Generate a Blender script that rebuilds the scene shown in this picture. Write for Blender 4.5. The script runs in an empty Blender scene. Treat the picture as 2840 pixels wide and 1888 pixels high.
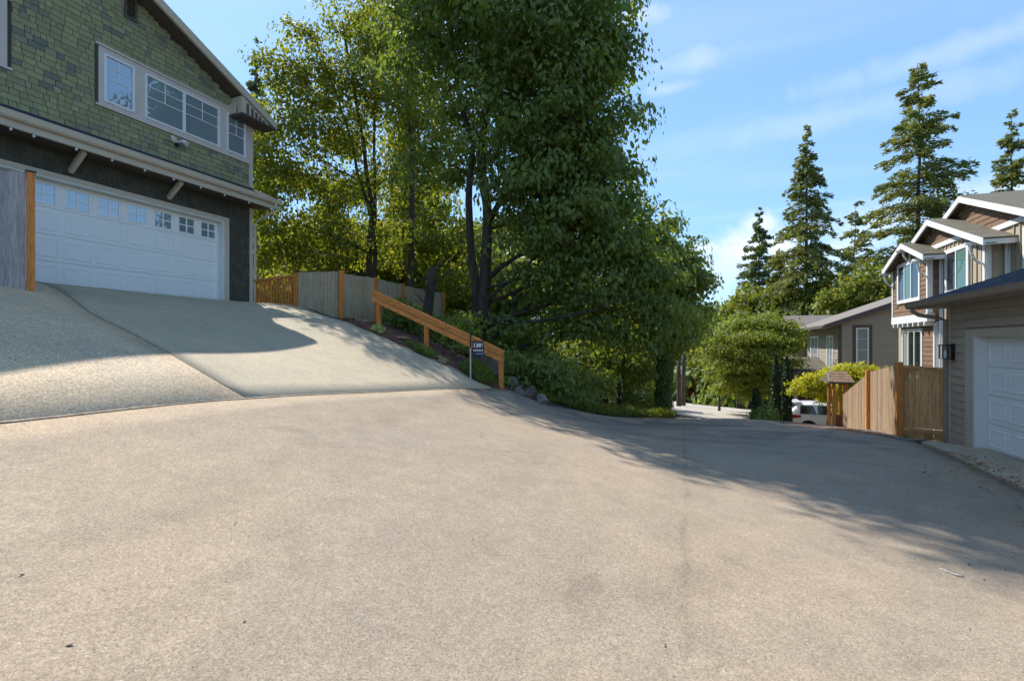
import bpy, bmesh, math, random
import numpy as np
from mathutils import Vector, Matrix
rng = np.random.default_rng(11); random.seed(11)
SC = bpy.context.scene; COL = SC.collection
# ------------------------------------------------------------------ camera
FPX = 1300.0; TH = math.atan2(530, 1300); sn, cs = math.sin(TH), math.cos(TH); EYE = 1.6
cam = bpy.data.cameras.new('camera'); camo = bpy.data.objects.new('camera', cam); COL.objects.link(camo)
cam.sensor_width = 36; cam.lens = 36 * FPX / 2840; cam.shift_y = 0.0021; cam.clip_end = 3000; cam.clip_start = 0.05
camo.location = (0, 0, EYE); camo.rotation_euler = (math.pi / 2, 0, TH); SC.camera = camo
# ------------------------------------------------------------------ sun, sky, exposure
EL = math.radians(50); AZ = Vector((-0.835, 0.55)).normalized()
sun = bpy.data.lights.new('sun', 'SUN'); sun.energy = 2.12; sun.angle = math.radians(0.53); sun.color = (1.0, 0.965, 0.91)
suno = bpy.data.objects.new('sun', sun); COL.objects.link(suno)
SD = Vector((AZ.x * math.cos(EL), AZ.y * math.cos(EL), math.sin(EL)))
suno.rotation_euler = SD.to_track_quat('Z', 'Y').to_euler(); suno.location = (-30, 20, 60)
SC.view_settings.view_transform = 'Standard'; SC.view_settings.look = 'None'
SC.view_settings.exposure = 1.72; SC.view_settings.gamma = 1.0; SC.view_settings.use_curve_mapping = False
wd = bpy.data.worlds.new('World'); SC.world = wd; wd.use_nodes = True
SC.cycles.max_bounces = 8; SC.cycles.diffuse_bounces = 6; SC.cycles.glossy_bounces = 3; SC.cycles.transmission_bounces = 6
SC.cycles.use_adaptive_sampling = True; SC.cycles.adaptive_threshold = 0.02

def W(px, py, Z):
    u = (px - 1420) / FPX; v = (950 - py) / FPX
    return Vector((u * Z * cs - Z * sn, u * Z * sn + Z * cs, EYE + v * Z))
def onX(px, py, X):
    u = (px - 1420) / FPX; return W(px, py, X / (u * cs - sn))
def onY(px, py, Y):
    u = (px - 1420) / FPX; return W(px, py, Y / (u * sn + cs))

def world_nodes():
    nt = wd.node_tree; N = nt.nodes; L = nt.links; N.clear()
    def nd(t, **k):
        n = N.new(t)
        for a, b in k.items(): setattr(n, a, b)
        return n
    out = nd('ShaderNodeOutputWorld'); bg = nd('ShaderNodeBackground'); bg.inputs[1].default_value = 0.15
    sky = nd('ShaderNodeTexSky'); sky.sky_type = 'NISHITA'; sky.sun_disc = False
    sky.sun_elevation = EL; sky.sun_rotation = math.atan2(AZ.x, AZ.y)
    sky.air_density = 1.0; sky.dust_density = 0.2; sky.ozone_density = 4.0; sky.altitude = 100
    tc = nd('ShaderNodeTexCoord')
    def math_(op, a, b=None, c=None):
        m = nd('ShaderNodeMath', operation=op)
        for i, x in enumerate((a, b, c)):
            if x is None: continue
            if isinstance(x, (int, float)): m.inputs[i].default_value = x
            else: L.new(x, m.inputs[i])
        return m.outputs[0]
    # cirrus: stretched noise on a flat cloud deck seen through the view direction
    sep = nd('ShaderNodeSeparateXYZ'); L.new(tc.outputs['Generated'], sep.inputs[0])
    zz = math_('MAXIMUM', sep.outputs[2], 0.04)
    cx = math_('DIVIDE', sep.outputs[0], zz); cy = math_('DIVIDE', sep.outputs[1], zz)
    cmb = nd('ShaderNodeCombineXYZ'); L.new(cx, cmb.inputs[0]); L.new(cy, cmb.inputs[1])
    mp = nd('ShaderNodeMapping'); L.new(cmb.outputs[0], mp.inputs[0])
    mp.inputs['Rotation'].default_value = (0, 0, math.radians(62)); mp.inputs['Scale'].default_value = (0.30, 1.15, 1)
    mp.inputs['Location'].default_value = (3.1, 1.4, 0)
    n1 = nd('ShaderNodeTexNoise'); n1.inputs['Scale'].default_value = 1.0; n1.inputs['Detail'].default_value = 7
    n1.inputs['Roughness'].default_value = 0.5; n1.inputs['Distortion'].default_value = 0.6; L.new(mp.outputs[0], n1.inputs['Vector'])
    mr = nd('ShaderNodeMapRange', interpolation_type='SMOOTHSTEP'); L.new(n1.outputs[0], mr.inputs[0])
    mr.inputs[1].default_value = 0.45; mr.inputs[2].default_value = 0.80; mr.inputs[3].default_value = 0; mr.inputs[4].default_value = 0.22
    cir = mr.outputs[0]
    # low cumulus bank near the horizon: puffs as soft discs in direction space, broken up by noise
    n2 = nd('ShaderNodeTexNoise'); n2.inputs['Scale'].default_value = 16; n2.inputs['Detail'].default_value = 8; n2.inputs['Roughness'].default_value = 0.6
    L.new(tc.outputs['Generated'], n2.inputs['Vector'])
    nz = math_('MULTIPLY_ADD', n2.outputs[0], 1.0, -0.5)
    acc = None
    for (px, py, rx, ry, st) in [(2110, 622, 48, 40, .72), (2040, 668, 62, 30, .62), (1965, 688, 62, 22, .55), (2090, 690, 120, 60, .8), (2010, 735, 190, 70, .45),
                             (2330, 700, 90, 60, .5), (2420, 620, 200, 60, .35), (2250, 740, 160, 90, .45), (2800, 520, 120, 50, .4), (1940, 165, 120, 30, .26), (1850, 248, 70, 18, .24), (2700, 120, 300, 40, .2), (2300, 330, 400, 40, .16), (2050, 1000, 260, 160, .3), (1760, 45, 90, 30, .35),
                             (1200, 760, 200, 90, .4), (2450, 800, 400, 120, .4), (3300, 620, 200, 90, .7), (3900, 660, 260, 80, .7), (-900, 650, 260, 90, .6)]:
        d = (W(px, py, 1.0) - Vector((0, 0, EYE))).normalized()
        r = Vector((cs, sn, 0)); 
        sub = nd('ShaderNodeVectorMath', operation='SUBTRACT'); L.new(tc.outputs['Generated'], sub.inputs[0]); sub.inputs[1].default_value = d
        dr = nd('ShaderNodeVectorMath', operation='DOT_PRODUCT'); L.new(sub.outputs[0], dr.inputs[0]); dr.inputs[1].default_value = r
        dzs = nd('ShaderNodeSeparateXYZ'); L.new(sub.outputs[0], dzs.inputs[0])
        k = d.dot(Vector((-sn, cs, 0)))
        ln = nd('ShaderNodeVectorMath', operation='LENGTH')
        a = math_('DIVIDE', dr.outputs['Value'], rx / FPX * k); b = math_('DIVIDE', dzs.outputs[2], ry / FPX * k)
        c3 = nd('ShaderNodeCombineXYZ'); L.new(a, c3.inputs[0]); L.new(b, c3.inputs[1])
        lf = nd('ShaderNodeVectorMath', operation='DOT_PRODUCT'); L.new(sub.outputs[0], lf.inputs[0]); lf.inputs[1].default_value = d
        depth = math_('MULTIPLY', lf.outputs['Value'], 4.0); L.new(depth, c3.inputs[2])
        L.new(c3.outputs[0], ln.inputs[0])
        e = math_('MULTIPLY_ADD', nz, 2.3, ln.outputs['Value'])
        m = nd('ShaderNodeMapRange', interpolation_type='SMOOTHSTEP'); L.new(e, m.inputs[0])
        hard = False
        m.inputs[1].default_value = 1.15 if hard else 1.4; m.inputs[2].default_value = 0.55 if hard else 0.0
        m.inputs[3].default_value = 0; m.inputs[4].default_value = st
        acc = m.outputs[0] if acc is None else math_('MAXIMUM', acc, m.outputs[0])
    tot = math_('MAXIMUM', cir, acc)
    hz = nd('ShaderNodeMapRange'); L.new(sep.outputs[2], hz.inputs[0]); hz.inputs[1].default_value = 0.0; hz.inputs[2].default_value = 0.07
    hz.inputs[3].default_value = 0.0; hz.inputs[4].default_value = 1.0
    tot = math_('MULTIPLY', tot, hz.outputs[0])
    gm = nd('ShaderNodeGamma'); gm.inputs[1].default_value = SKYG; L.new(sky.outputs[0], gm.inputs[0])
    tn = nd('ShaderNodeVectorMath', operation='MULTIPLY'); L.new(gm.outputs[0], tn.inputs[0]); tn.inputs[1].default_value = SKYT
    mix = nd('ShaderNodeMix', data_type='RGBA'); L.new(tot, mix.inputs[0]); L.new(tn.outputs[0], mix.inputs[6])
    mix.inputs[7].default_value = (CLOUD * 0.97, CLOUD * 0.985, CLOUD * 1.02, 1)
    L.new(mix.outputs[2], bg.inputs[0]); L.new(bg.outputs[0], out.inputs[0])
CLOUD = 2.6; SKYG = 0.5; SKYT = (0.57, 0.81, 1.05)
world_nodes()
# ------------------------------------------------------------------ terrain height (thin plate spline through levelled points)
CP = [(0,0,0),(0,3,0),(-2.5,1,.42),(-2.5,5,.36),(0,6.6,-.12),(2.3,5,-.18),(3,0,-.1),(4,-4,0),(-5,1.85,.95),(-5,3.98,.905),(-5,5.94,.776),(-5,8.5,.6),(-5,11.1,.40),
(-7.2,4.13,1.6),(-6.4,3.2,1.42),(-6.4,2.0,1.43),(-8,2,1.95),(-9.7,4.69,2.12),(-10.6,4.3,2.45),(-13.06,5.37,2.86),(-13.06,10.5,2.79),(-11.4,11,2.66),(-8.4,10,1.93),(-7.26,10,1.51),(-5.9,10.5,.90),
(-10.3,11.4,2.28),(-10,12.6,2.2),(-10.2,14.2,2.1),(-8.53,10.95,2.04),(-7.05,11.1,1.42),(-4.95,11.3,.44),(-4.2,12.4,-.11),(-3.2,14.9,-.71),(-1.77,17.1,-1.07),(-.62,18.6,-1.27),
(1.45,19,-1.2),(2.56,17.2,-1.05),(3.5,16.5,-.98),(4.15,15.3,-.77),(4.2,18,-1.16),(3.95,12.5,-.45),(0,26.6,-2.33),(0,34,-3.2),(0,44.7,-4.28),(0,64,-6.2),(0,85,-8.1),(0,128,-12.2),
(-1.5,1.5,.2),(0,-10,.3),(10,-10,-.1),(-10,-10,2.6),(-13,-3,2.95),(12,0,-.3),(4.7,11.4,-.41),(4.7,12.36,-.53),(4.7,5,-.38),(3.9,8,-.38),(-9,0,2.2),(-20,5,3.3),
(-60,20,4),(-40,60,-2),(-60,120,-8),(40,130,-10),(60,60,-5),(60,10,-2),(0,-60,2),(-60,-40,6),(60,-50,0),(0,300,-22),(300,300,-20),(-300,300,-12),(300,0,-5),(-300,0,8),(0,-300,8),(-300,-300,10),(300,-300,3),
(-14,20,1.0),(-8,20,-.3),(-10,30,-1.8),(-20,40,-2),(-6,45,-4.0),(-4.5,18,-1.0),(-5,14,.1),(-7,14,.9),(9,16,-1.2),(7,23,-2.2),(5,28,-3.1),(8,33,-3.0),(7,45,-4.3),(14,30,-3),(10,8,-.4)]
CP = np.array(CP, float)
def _U(r2): return 0.5 * r2 * np.log(np.maximum(r2, 1e-12))
def _tps():
    n = len(CP); P = np.c_[np.ones(n), CP[:, :2]]
    d = ((CP[:, None, :2] - CP[None, :, :2]) ** 2).sum(-1)
    K = _U(d) + np.eye(n) * 0.02
    A = np.zeros((n + 3, n + 3)); A[:n, :n] = K; A[:n, n:] = P; A[n:, :n] = P.T
    return np.linalg.solve(A, np.r_[CP[:, 2], 0, 0, 0])
TW = _tps()
def Hn(x, y):
    x = np.asarray(x, float); y = np.asarray(y, float); sh = x.shape; x = x.ravel(); y = y.ravel(); out = np.empty(len(x))
    for i in range(0, len(x), 20000):
        a = x[i:i + 20000]; b = y[i:i + 20000]
        d = (a[:, None] - CP[None, :, 0]) ** 2 + (b[:, None] - CP[None, :, 1]) ** 2
        out[i:i + 20000] = _U(d) @ TW[:len(CP)] + TW[-3] + TW[-2] * a + TW[-1] * b
    return out.reshape(sh)
def H(x, y): return float(Hn([x], [y])[0])
def G(px, py):
    """ground point seen at a photograph pixel"""
    lo, hi = 1.0, 1.0
    while hi < 200:
        p = W(px, py, hi)
        if p.z < H(p.x, p.y): break
        lo = hi; hi *= 1.06
    for _ in range(18):
        m = (lo + hi) / 2; p = W(px, py, m)
        if p.z < H(p.x, p.y): hi = m
        else: lo = m
    return W(px, py, hi)
# ------------------------------------------------------------------ objects
WP = {}
def link(o, parent=None, wpos=None):
    COL.objects.link(o)
    wpos = Vector(wpos) if wpos is not None else Vector((0, 0, 0))
    if parent is not None: o.parent = parent; o.location = wpos - WP[parent.name]
    else: o.location = wpos
    WP[o.name] = wpos
    return o
def tag(o, label=None, cat=None, group=None, kind=None):
    if label: o['label'] = label
    if cat: o['category'] = cat
    if group: o['group'] = group
    if kind: o['kind'] = kind
    return o
def thing(name, label, cat, loc, group=None):
    o = bpy.data.objects.new(name, None); o.empty_display_size = .2
    link(o, None, loc); return tag(o, label, cat, group)
class Fr:   # a wall frame: u along the wall, t out of it, z up
    def __init__(s, ox, oy, dx, dy, nx, ny): s.o = (ox, oy); s.d = (dx, dy); s.n = (nx, ny)
    def p(s, u, t, z): return (s.o[0] + s.d[0] * u + s.n[0] * t, s.o[1] + s.d[1] * u + s.n[1] * t, z)
class MB:
    def __init__(s): s.v = []; s.f = []; s.tone = []
    def add(s, vs, fs, tone=None):
        b = len(s.v); s.v += [tuple(p) for p in vs]; s.f += [tuple(i + b for i in f) for f in fs]
        t = random.random() if tone is None else tone; s.tone += [t] * len(fs)
        return s
    def hexa(s, p, tone=None):   # p: 4 bottom then 4 top
        return s.add(p, [(0, 3, 2, 1), (4, 5, 6, 7), (0, 1, 5, 4), (1, 2, 6, 5), (2, 3, 7, 6), (3, 0, 4, 7)], tone)
    def box(s, x0, x1, y0, y1, z0, z1, tone=None):
        return s.hexa([(x0, y0, z0), (x1, y0, z0), (x1, y1, z0), (x0, y1, z0), (x0, y0, z1), (x1, y0, z1), (x1, y1, z1), (x0, y1, z1)], tone)
    def fbox(s, fr, u0, u1, z0, z1, t0, t1, tb=None, tone=None):   # tb: t1 at the bottom edge (wedge)
        tb = t1 if tb is None else tb
        return s.hexa([fr.p(u0, t0, z0), fr.p(u1, t0, z0), fr.p(u1, tb, z0), fr.p(u0, tb, z0), fr.p(u0, t0, z1), fr.p(u1, t0, z1), fr.p(u1, t1, z1), fr.p(u0, t1, z1)], tone)
    def fprism(s, fr, pts, t0, t1, tone=None):   # pts (u,z) polygon
        n = len(pts); v = [fr.p(u, t0, z) for u, z in pts] + [fr.p(u, t1, z) for u, z in pts]
        f = [tuple(range(n))[::-1], tuple(range(n, 2 * n))] + [(i, (i + 1) % n, n + (i + 1) % n, n + i) for i in range(n)]
        return s.add(v, f, tone)
    def beam(s, a, b, w, h, up=(0, 0, 1), tone=None):
        a = Vector(a); b = Vector(b); d = (b - a).normalized(); side = d.cross(Vector(up)).normalized(); u = side.cross(d)
        P = lambda q, i, j: q + side * (i * w / 2) + u * (j * h / 2)
        return s.hexa([P(a, -1, -1), P(b, -1, -1), P(b, 1, -1), P(a, 1, -1), P(a, -1, 1), P(b, -1, 1), P(b, 1, 1), P(a, 1, 1)], tone)
    def tube(s, pts, rad, n=8, tone=None):
        pts = [Vector(p) for p in pts]; b = len(s.v); vs = []; fs = []
        for i, p in enumerate(pts):
            d = (pts[min(i + 1, len(pts) - 1)] - pts[max(i - 1, 0)]).normalized()
            a = d.cross(Vector((0.3, 0.2, 1)) if abs(d.z) < .9 else Vector((1, 0.1, 0))).normalized(); c = d.cross(a)
            r = rad[i] if hasattr(rad, '__len__') else rad
            for k in range(n):
                th = 2 * math.pi * k / n; vs.append(p + a * math.cos(th) * r + c * math.sin(th) * r)
        for i in range(len(pts) - 1):
            for k in range(n): fs.append((i * n + k, i * n + (k + 1) % n, (i + 1) * n + (k + 1) % n, (i + 1) * n + k))
        fs.append(tuple(range(n))[::-1]); fs.append(tuple(range((len(pts) - 1) * n, len(pts) * n)))
        return s.add(vs, fs, tone)
    def mesh(s, name, mat, smooth=False, recalc=True, org=None):
        V = np.array([tuple(p) for p in s.v], float); org = V.mean(0) if org is None else np.array(org, float); V = V - org
        me = bpy.data.meshes.new(name); me.from_pydata(V.tolist(), [], s.f)
        if recalc and len(s.f) < 60000:
            bm = bmesh.new(); bm.from_mesh(me); bmesh.ops.recalc_face_normals(bm, faces=bm.faces); bm.to_mesh(me); bm.free()
        at = me.attributes.new('tone', 'FLOAT', 'FACE')
        if len(me.polygons) == len(s.tone): at.data.foreach_set('value', s.tone)
        if smooth: me.polygons.foreach_set('use_smooth', [True] * len(me.polygons))
        me.materials.append(mat); return me, org
    def build(s, name, mat, parent=None, smooth=False, recalc=True, bevel=0, **tg):
        me, org = s.mesh(name, mat, smooth, recalc); o = bpy.data.objects.new(name, me); link(o, parent, org)
        if bevel:
            m = o.modifiers.new('bevel', 'BEVEL'); m.width = bevel; m.segments = 2; m.limit_method = 'ANGLE'
        if tg: tag(o, **tg)
        return o
def put(name, me, org, parent, scale=None, rotz=None):
    o = bpy.data.objects.new(name, me); link(o, parent, org)
    if scale: o.scale = scale
    if rotz is not None: o.rotation_euler = (0, 0, rotz)
    return o
def copy_tree(o, delta, parent=None, label=None):
    c = o.copy(); COL.objects.link(c); c.parent = parent
    if parent is None: c.location = o.location + Vector(delta)
    WP[c.name] = WP[o.name] + Vector(delta)
    if label: c['label'] = label
    for ch in list(o.children): copy_tree(ch, delta, c)
    return c
# ------------------------------------------------------------------ materials
def mat_base(name):
    m = bpy.data.materials.new(name); m.use_nodes = True; nt = m.node_tree; nt.nodes.clear()
    return m, nt.nodes, nt.links
def MAT(name, col, rough=.75, var=.15, scale=6, stretch=(1, 1, 1), bump=0., bscale=80, rnd=0., attr=0., col2=None, c2=(.55, .75), spec=.3, metal=0, coord='pos', fine=0., fscale=120, dirt=None, coat=0):
    m, N, L = mat_base(name)
    out = N.new('ShaderNodeOutputMaterial'); p = N.new('ShaderNodeBsdfPrincipled'); L.new(p.outputs[0], out.inputs[0])
    p.inputs['Roughness'].default_value = rough; p.inputs['Specular IOR Level'].default_value = spec; p.inputs['Metallic'].default_value = metal
    p.inputs['Coat Weight'].default_value = coat
    if coord == 'pos': g = N.new('ShaderNodeNewGeometry'); src = g.outputs['Position']
    else: g = N.new('ShaderNodeTexCoord'); src = g.outputs['Object']
    oi = N.new('ShaderNodeObjectInfo')
    if coord == 'obj':
        ad = N.new('ShaderNodeVectorMath'); ad.operation = 'MULTIPLY_ADD'; cm = N.new('ShaderNodeCombineXYZ')
        for i in range(3): L.new(oi.outputs['Random'], cm.inputs[i])
        L.new(cm.outputs[0], ad.inputs[0]); ad.inputs[1].default_value = (37, 91, 53); L.new(src, ad.inputs[2]); src = ad.outputs[0]
    mp = N.new('ShaderNodeMapping'); mp.inputs['Scale'].default_value = stretch; L.new(src, mp.inputs[0])
    n = N.new('ShaderNodeTexNoise'); n.inputs['Scale'].default_value = scale; n.inputs['Detail'].default_value = 6; n.inputs['Roughness'].default_value = .6
    L.new(mp.outputs[0], n.inputs['Vector'])
    def val(x, lo, hi, a=.3, b=.7):
        r = N.new('ShaderNodeMapRange'); L.new(x, r.inputs[0]); r.inputs[1].default_value = a; r.inputs[2].default_value = b; r.inputs[3].default_value = lo; r.inputs[4].default_value = hi
        return r.outputs[0]
    def mul(a, b):
        r = N.new('ShaderNodeMath'); r.operation = 'MULTIPLY'; L.new(a, r.inputs[0]); L.new(b, r.inputs[1]); return r.outputs[0]
    f = val(n.outputs[0], 1 - var, 1 + var)
    if fine:
        n3 = N.new('ShaderNodeTexNoise'); n3.inputs['Scale'].default_value = fscale; n3.inputs['Detail'].default_value = 3; L.new(mp.outputs[0], n3.inputs['Vector'])
        f = mul(f, val(n3.outputs[0], 1 - fine, 1 + fine))
    if rnd: f = mul(f, val(oi.outputs['Random'], 1 - rnd, 1 + rnd, 0, 1))
    if attr or col2 == 'x':
        at = N.new('ShaderNodeAttribute'); at.attribute_name = 'tone'
        if attr: f = mul(f, val(at.outputs['Fac'], 1 - attr, 1 + attr, 0, 1))
    base = None
    if col2 is not None:
        mx = N.new('ShaderNodeMix'); mx.data_type = 'RGBA'; mx.inputs[6].default_value = (*col, 1); mx.inputs[7].default_value = (*col2, 1)
        if rnd and coord == 'obj': s = oi.outputs['Random']
        elif attr: s = at.outputs['Fac']
        else:
            nb = N.new('ShaderNodeTexNoise'); nb.inputs['Scale'].default_value = scale * .37; nb.inputs['Detail'].default_value = 5; L.new(mp.outputs[0], nb.inputs['Vector']); s = nb.outputs[0]
        L.new(val(s, 0, 1, *c2), mx.inputs[0]); base = mx.outputs[2]
    vm = N.new('ShaderNodeVectorMath'); vm.operation = 'SCALE'
    if base is not None: L.new(base, vm.inputs[0])
    else: vm.inputs[0].default_value = col
    L.new(f, vm.inputs['Scale']); L.new(vm.outputs[0], p.inputs['Base Color'])
    if bump:
        nb = N.new('ShaderNodeTexNoise'); nb.inputs['Scale'].default_value = bscale; nb.inputs['Detail'].default_value = 4; L.new(mp.outputs[0], nb.inputs['Vector'])
        b = N.new('ShaderNodeBump'); b.inputs['Strength'].default_value = 1; b.inputs['Distance'].default_value = bump; L.new(nb.outputs[0], b.inputs['Height']); L.new(b.outputs[0], p.inputs['Normal'])
    return m
def LEAF(name, a, b, tr=.38, rough=.55, third=None, far=None):
    m, N, L = mat_base(name)
    out = N.new('ShaderNodeOutputMaterial'); at = N.new('ShaderNodeAttribute'); at.attribute_name = 'tone'
    r = N.new('ShaderNodeValToRGB'); r.color_ramp.elements[0].color = (*a, 1); r.color_ramp.elements[1].color = (*b, 1)
    r.color_ramp.elements[0].position = .15; r.color_ramp.elements[1].position = .85
    if third: e = r.color_ramp.elements.new(.97); e.color = (*third, 1)
    L.new(at.outputs['Fac'], r.inputs[0])
    p = N.new('ShaderNodeBsdfPrincipled'); p.inputs['Roughness'].default_value = rough; p.inputs['Specular IOR Level'].default_value = .35; L.new(r.outputs[0], p.inputs['Base Color'])
    t = N.new('ShaderNodeBsdfTranslucent'); g = N.new('ShaderNodeMix'); g.data_type = 'RGBA'; g.blend_type = 'MULTIPLY'; g.inputs[0].default_value = 1
    g.inputs[7].default_value = (1.75, 1.6, .55, 1); L.new(r.outputs[0], g.inputs[6]); L.new(g.outputs[2], t.inputs[0])
    mx = N.new('ShaderNodeMixShader'); mx.inputs[0].default_value = tr; L.new(p.outputs[0], mx.inputs[1]); L.new(t.outputs[0], mx.inputs[2]); L.new(mx.outputs[0], out.inputs[0])
    return m
def GLASS(name, dark=(.03, .04, .045), refl=.35, tint=(.85, .93, 1.0), blinds=False):
    m, N, L = mat_base(name)
    out = N.new('ShaderNodeOutputMaterial'); d = N.new('ShaderNodeBsdfDiffuse'); d.inputs[0].default_value = (*dark, 1)
    g = N.new('ShaderNodeBsdfGlossy'); g.inputs[0].default_value = (*tint, 1); g.inputs['Roughness'].default_value = .015
    lw = N.new('ShaderNodeLayerWeight'); lw.inputs[0].default_value = refl
    mx = N.new('ShaderNodeMixShader'); L.new(lw.outputs['Fresnel'], mx.inputs[0]); L.new(d.outputs[0], mx.inputs[1]); L.new(g.outputs[0], mx.inputs[2]); L.new(mx.outputs[0], out.inputs[0])
    nz = N.new('ShaderNodeTexNoise'); nz.inputs['Scale'].default_value = 1.3; b = N.new('ShaderNodeBump'); b.inputs['Distance'].default_value = .004; geo = N.new('ShaderNodeNewGeometry')
    L.new(geo.outputs['Position'], nz.inputs['Vector']); L.new(nz.outputs[0], b.inputs['Height']); L.new(b.outputs[0], g.inputs['Normal'])
    return m
def PAVE(name, base, chips, scale, chipamt, mott, bumpd, warm=(1.05, 1, .93), crack=True, patches=False):
    """aggregate surface: stone chips of random brightness, mottling, wear tracks, fine relief"""
    m, N, L = mat_base(name)
    out = N.new('ShaderNodeOutputMaterial'); p = N.new('ShaderNodeBsdfPrincipled'); L.new(p.outputs[0], out.inputs[0]); p.inputs['Roughness'].default_value = .85; p.inputs['Specular IOR Level'].default_value = .25
    g = N.new('ShaderNodeNewGeometry'); pos = g.outputs['Position']
    def noise(sc, det=5, rough=.6, vec=pos, dist=0):
        n = N.new('ShaderNodeTexNoise'); n.inputs['Scale'].default_value = sc; n.inputs['Detail'].default_value = det; n.inputs['Roughness'].default_value = rough; n.inputs['Distortion'].default_value = dist; L.new(vec, n.inputs['Vector']); return n.outputs[0]
    def rng_(x, a, b, lo, hi, sm=False):
        r = N.new('ShaderNodeMapRange'); L.new(x, r.inputs[0])
        if sm: r.interpolation_type = 'SMOOTHSTEP'
        r.inputs[1].default_value = a; r.inputs[2].default_value = b; r.inputs[3].default_value = lo; r.inputs[4].default_value = hi; return r.outputs[0]
    def mul(a, b):
        r = N.new('ShaderNodeMath'); r.operation = 'MULTIPLY'; L.new(a, r.inputs[0]); L.new(b, r.inputs[1]); return r.outputs[0]
    vo = N.new('ShaderNodeTexVoronoi'); vo.inputs['Scale'].default_value = scale; L.new(pos, vo.inputs['Vector'])
    sx = N.new('ShaderNodeSeparateXYZ'); L.new(vo.outputs['Color'], sx.inputs[0])
    ch = rng_(sx.outputs[0], 0, 1, 1 - chipamt, 1 + chipamt)
    bright = rng_(sx.outputs[1], .965, .99, 0, .8)
    dark = rng_(sx.outputs[2], .92, .97, 1, .70)
    wear = rng_(noise(.35, 4, .55, dist=.7), .3, .7, 0, 1, True)
    f = mul(mul(ch, dark), rng_(noise(2.6, 6, .7), .25, .75, 1 - mott, 1 + mott))
    f = mul(f, rng_(wear, 0, 1, .93, 1.06))
    f = mul(f, rng_(noise(38, 3), .3, .7, .89, 1.11)); f = mul(f, rng_(noise(11, 4), .3, .7, .95, 1.05))
    # faint drips and spills
    f = mul(f, rng_(noise(1.1, 2, .4, dist=1.5), .66, .74, 1, .86, True))
    if crack:
        v2 = N.new('ShaderNodeTexVoronoi'); v2.feature = 'DISTANCE_TO_EDGE'; v2.inputs['Scale'].default_value = .22; dv = N.new('ShaderNodeVectorMath'); dv.operation = 'ADD'
        nn = N.new('ShaderNodeTexNoise'); nn.inputs['Scale'].default_value = 1.7; nn.inputs['Detail'].default_value = 6; L.new(pos, nn.inputs['Vector']); sc2 = N.new('ShaderNodeVectorMath'); sc2.operation = 'SCALE'; sc2.inputs['Scale'].default_value = 1.1
        L.new(nn.outputs['Color'], sc2.inputs[0]); L.new(pos, dv.inputs[0]); L.new(sc2.outputs[0], dv.inputs[1]); L.new(dv.outputs[0], v2.inputs['Vector'])
        line = rng_(v2.outputs['Distance'], .0, .006, .6, 0); gate = rng_(noise(.5, 2), .5, .62, 0, 1)
        cr = mul(line, gate); inv = rng_(cr, 0, 1, 1, .5); f = mul(f, inv)
    if patches:   # ragged paving seams and rougher, darker lanes beside them
        for (ax, ay, bx, by, wd_, dk, wn) in SEAMS:
            nx, ny = -(by - ay), bx - ax; l_ = math.hypot(nx, ny); nx /= l_; ny /= l_
            dp = N.new('ShaderNodeVectorMath'); dp.operation = 'DOT_PRODUCT'; dp.inputs[1].default_value = (nx, ny, 0); L.new(pos, dp.inputs[0])
            sb = N.new('ShaderNodeMath'); sb.operation = 'SUBTRACT'; L.new(dp.outputs['Value'], sb.inputs[0]); sb.inputs[1].default_value = nx * ax + ny * ay
            ad = N.new('ShaderNodeMath'); ad.operation = 'MULTIPLY_ADD'; L.new(noise(1.6, 7, .7), ad.inputs[0]); ad.inputs[1].default_value = wn; L.new(sb.outputs[0], ad.inputs[2])
            ab = N.new('ShaderNodeMath'); ab.operation = 'ABSOLUTE'; sh_ = N.new('ShaderNodeMath'); sh_.operation = 'SUBTRACT'; L.new(ad.outputs[0], sh_.inputs[0]); sh_.inputs[1].default_value = wn * .5; L.new(sh_.outputs[0], ab.inputs[0])
            band = rng_(ab.outputs[0], 0, wd_, 1, 0, True); gt_n = rng_(noise(.9, 4), .40, .60, .15, 1)
            f = mul(f, rng_(mul(band, gt_n), 0, 1, 1, dk))
    vm = N.new('ShaderNodeVectorMath'); vm.operation = 'SCALE'; L.new(f, vm.inputs['Scale'])
    mx = N.new('ShaderNodeMix'); mx.data_type = 'RGBA'; mx.inputs[6].default_value = (*base, 1); mx.inputs[7].default_value = (base[0] * warm[0], base[1] * warm[1], base[2] * warm[2], 1); L.new(wear, mx.inputs[0])
    last = mx.outputs[2]
    if patches:   # newer, darker tar laid over the lane further down
        pn = noise(.9, 5, .6, dist=.5); sp = N.new('ShaderNodeSeparateXYZ'); L.new(pos, sp.inputs[0])
        a = rng_(sp.outputs[1], 8.0, 12.5, 0, 1, True); b_ = N.new('ShaderNodeMath'); b_.operation = 'MULTIPLY_ADD'; L.new(pn, b_.inputs[0]); b_.inputs[1].default_value = 1.6; b_.inputs[2].default_value = -.55
        q = mul(a, rng_(b_.outputs[0], .1, .45, 0, 1)); far = rng_(sp.outputs[1], 20, 24, 1, 0); q = mul(q, far)
        m3 = N.new('ShaderNodeMix'); m3.data_type = 'RGBA'; L.new(q, m3.inputs[0]); L.new(last, m3.inputs[6]); m3.inputs[7].default_value = (base[0] * .55, base[1] * .57, base[2] * .66, 1); last = m3.outputs[2]
    m2 = N.new('ShaderNodeMix'); m2.data_type = 'RGBA'; L.new(bright, m2.inputs[0]); L.new(last, m2.inputs[6]); m2.inputs[7].default_value = (*chips, 1)
    L.new(m2.outputs[2], vm.inputs[0]); L.new(vm.outputs[0], p.inputs['Base Color'])
    b = N.new('ShaderNodeBump'); b.inputs['Distance'].default_value = bumpd; b.inputs['Strength'].default_value = .9
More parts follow.
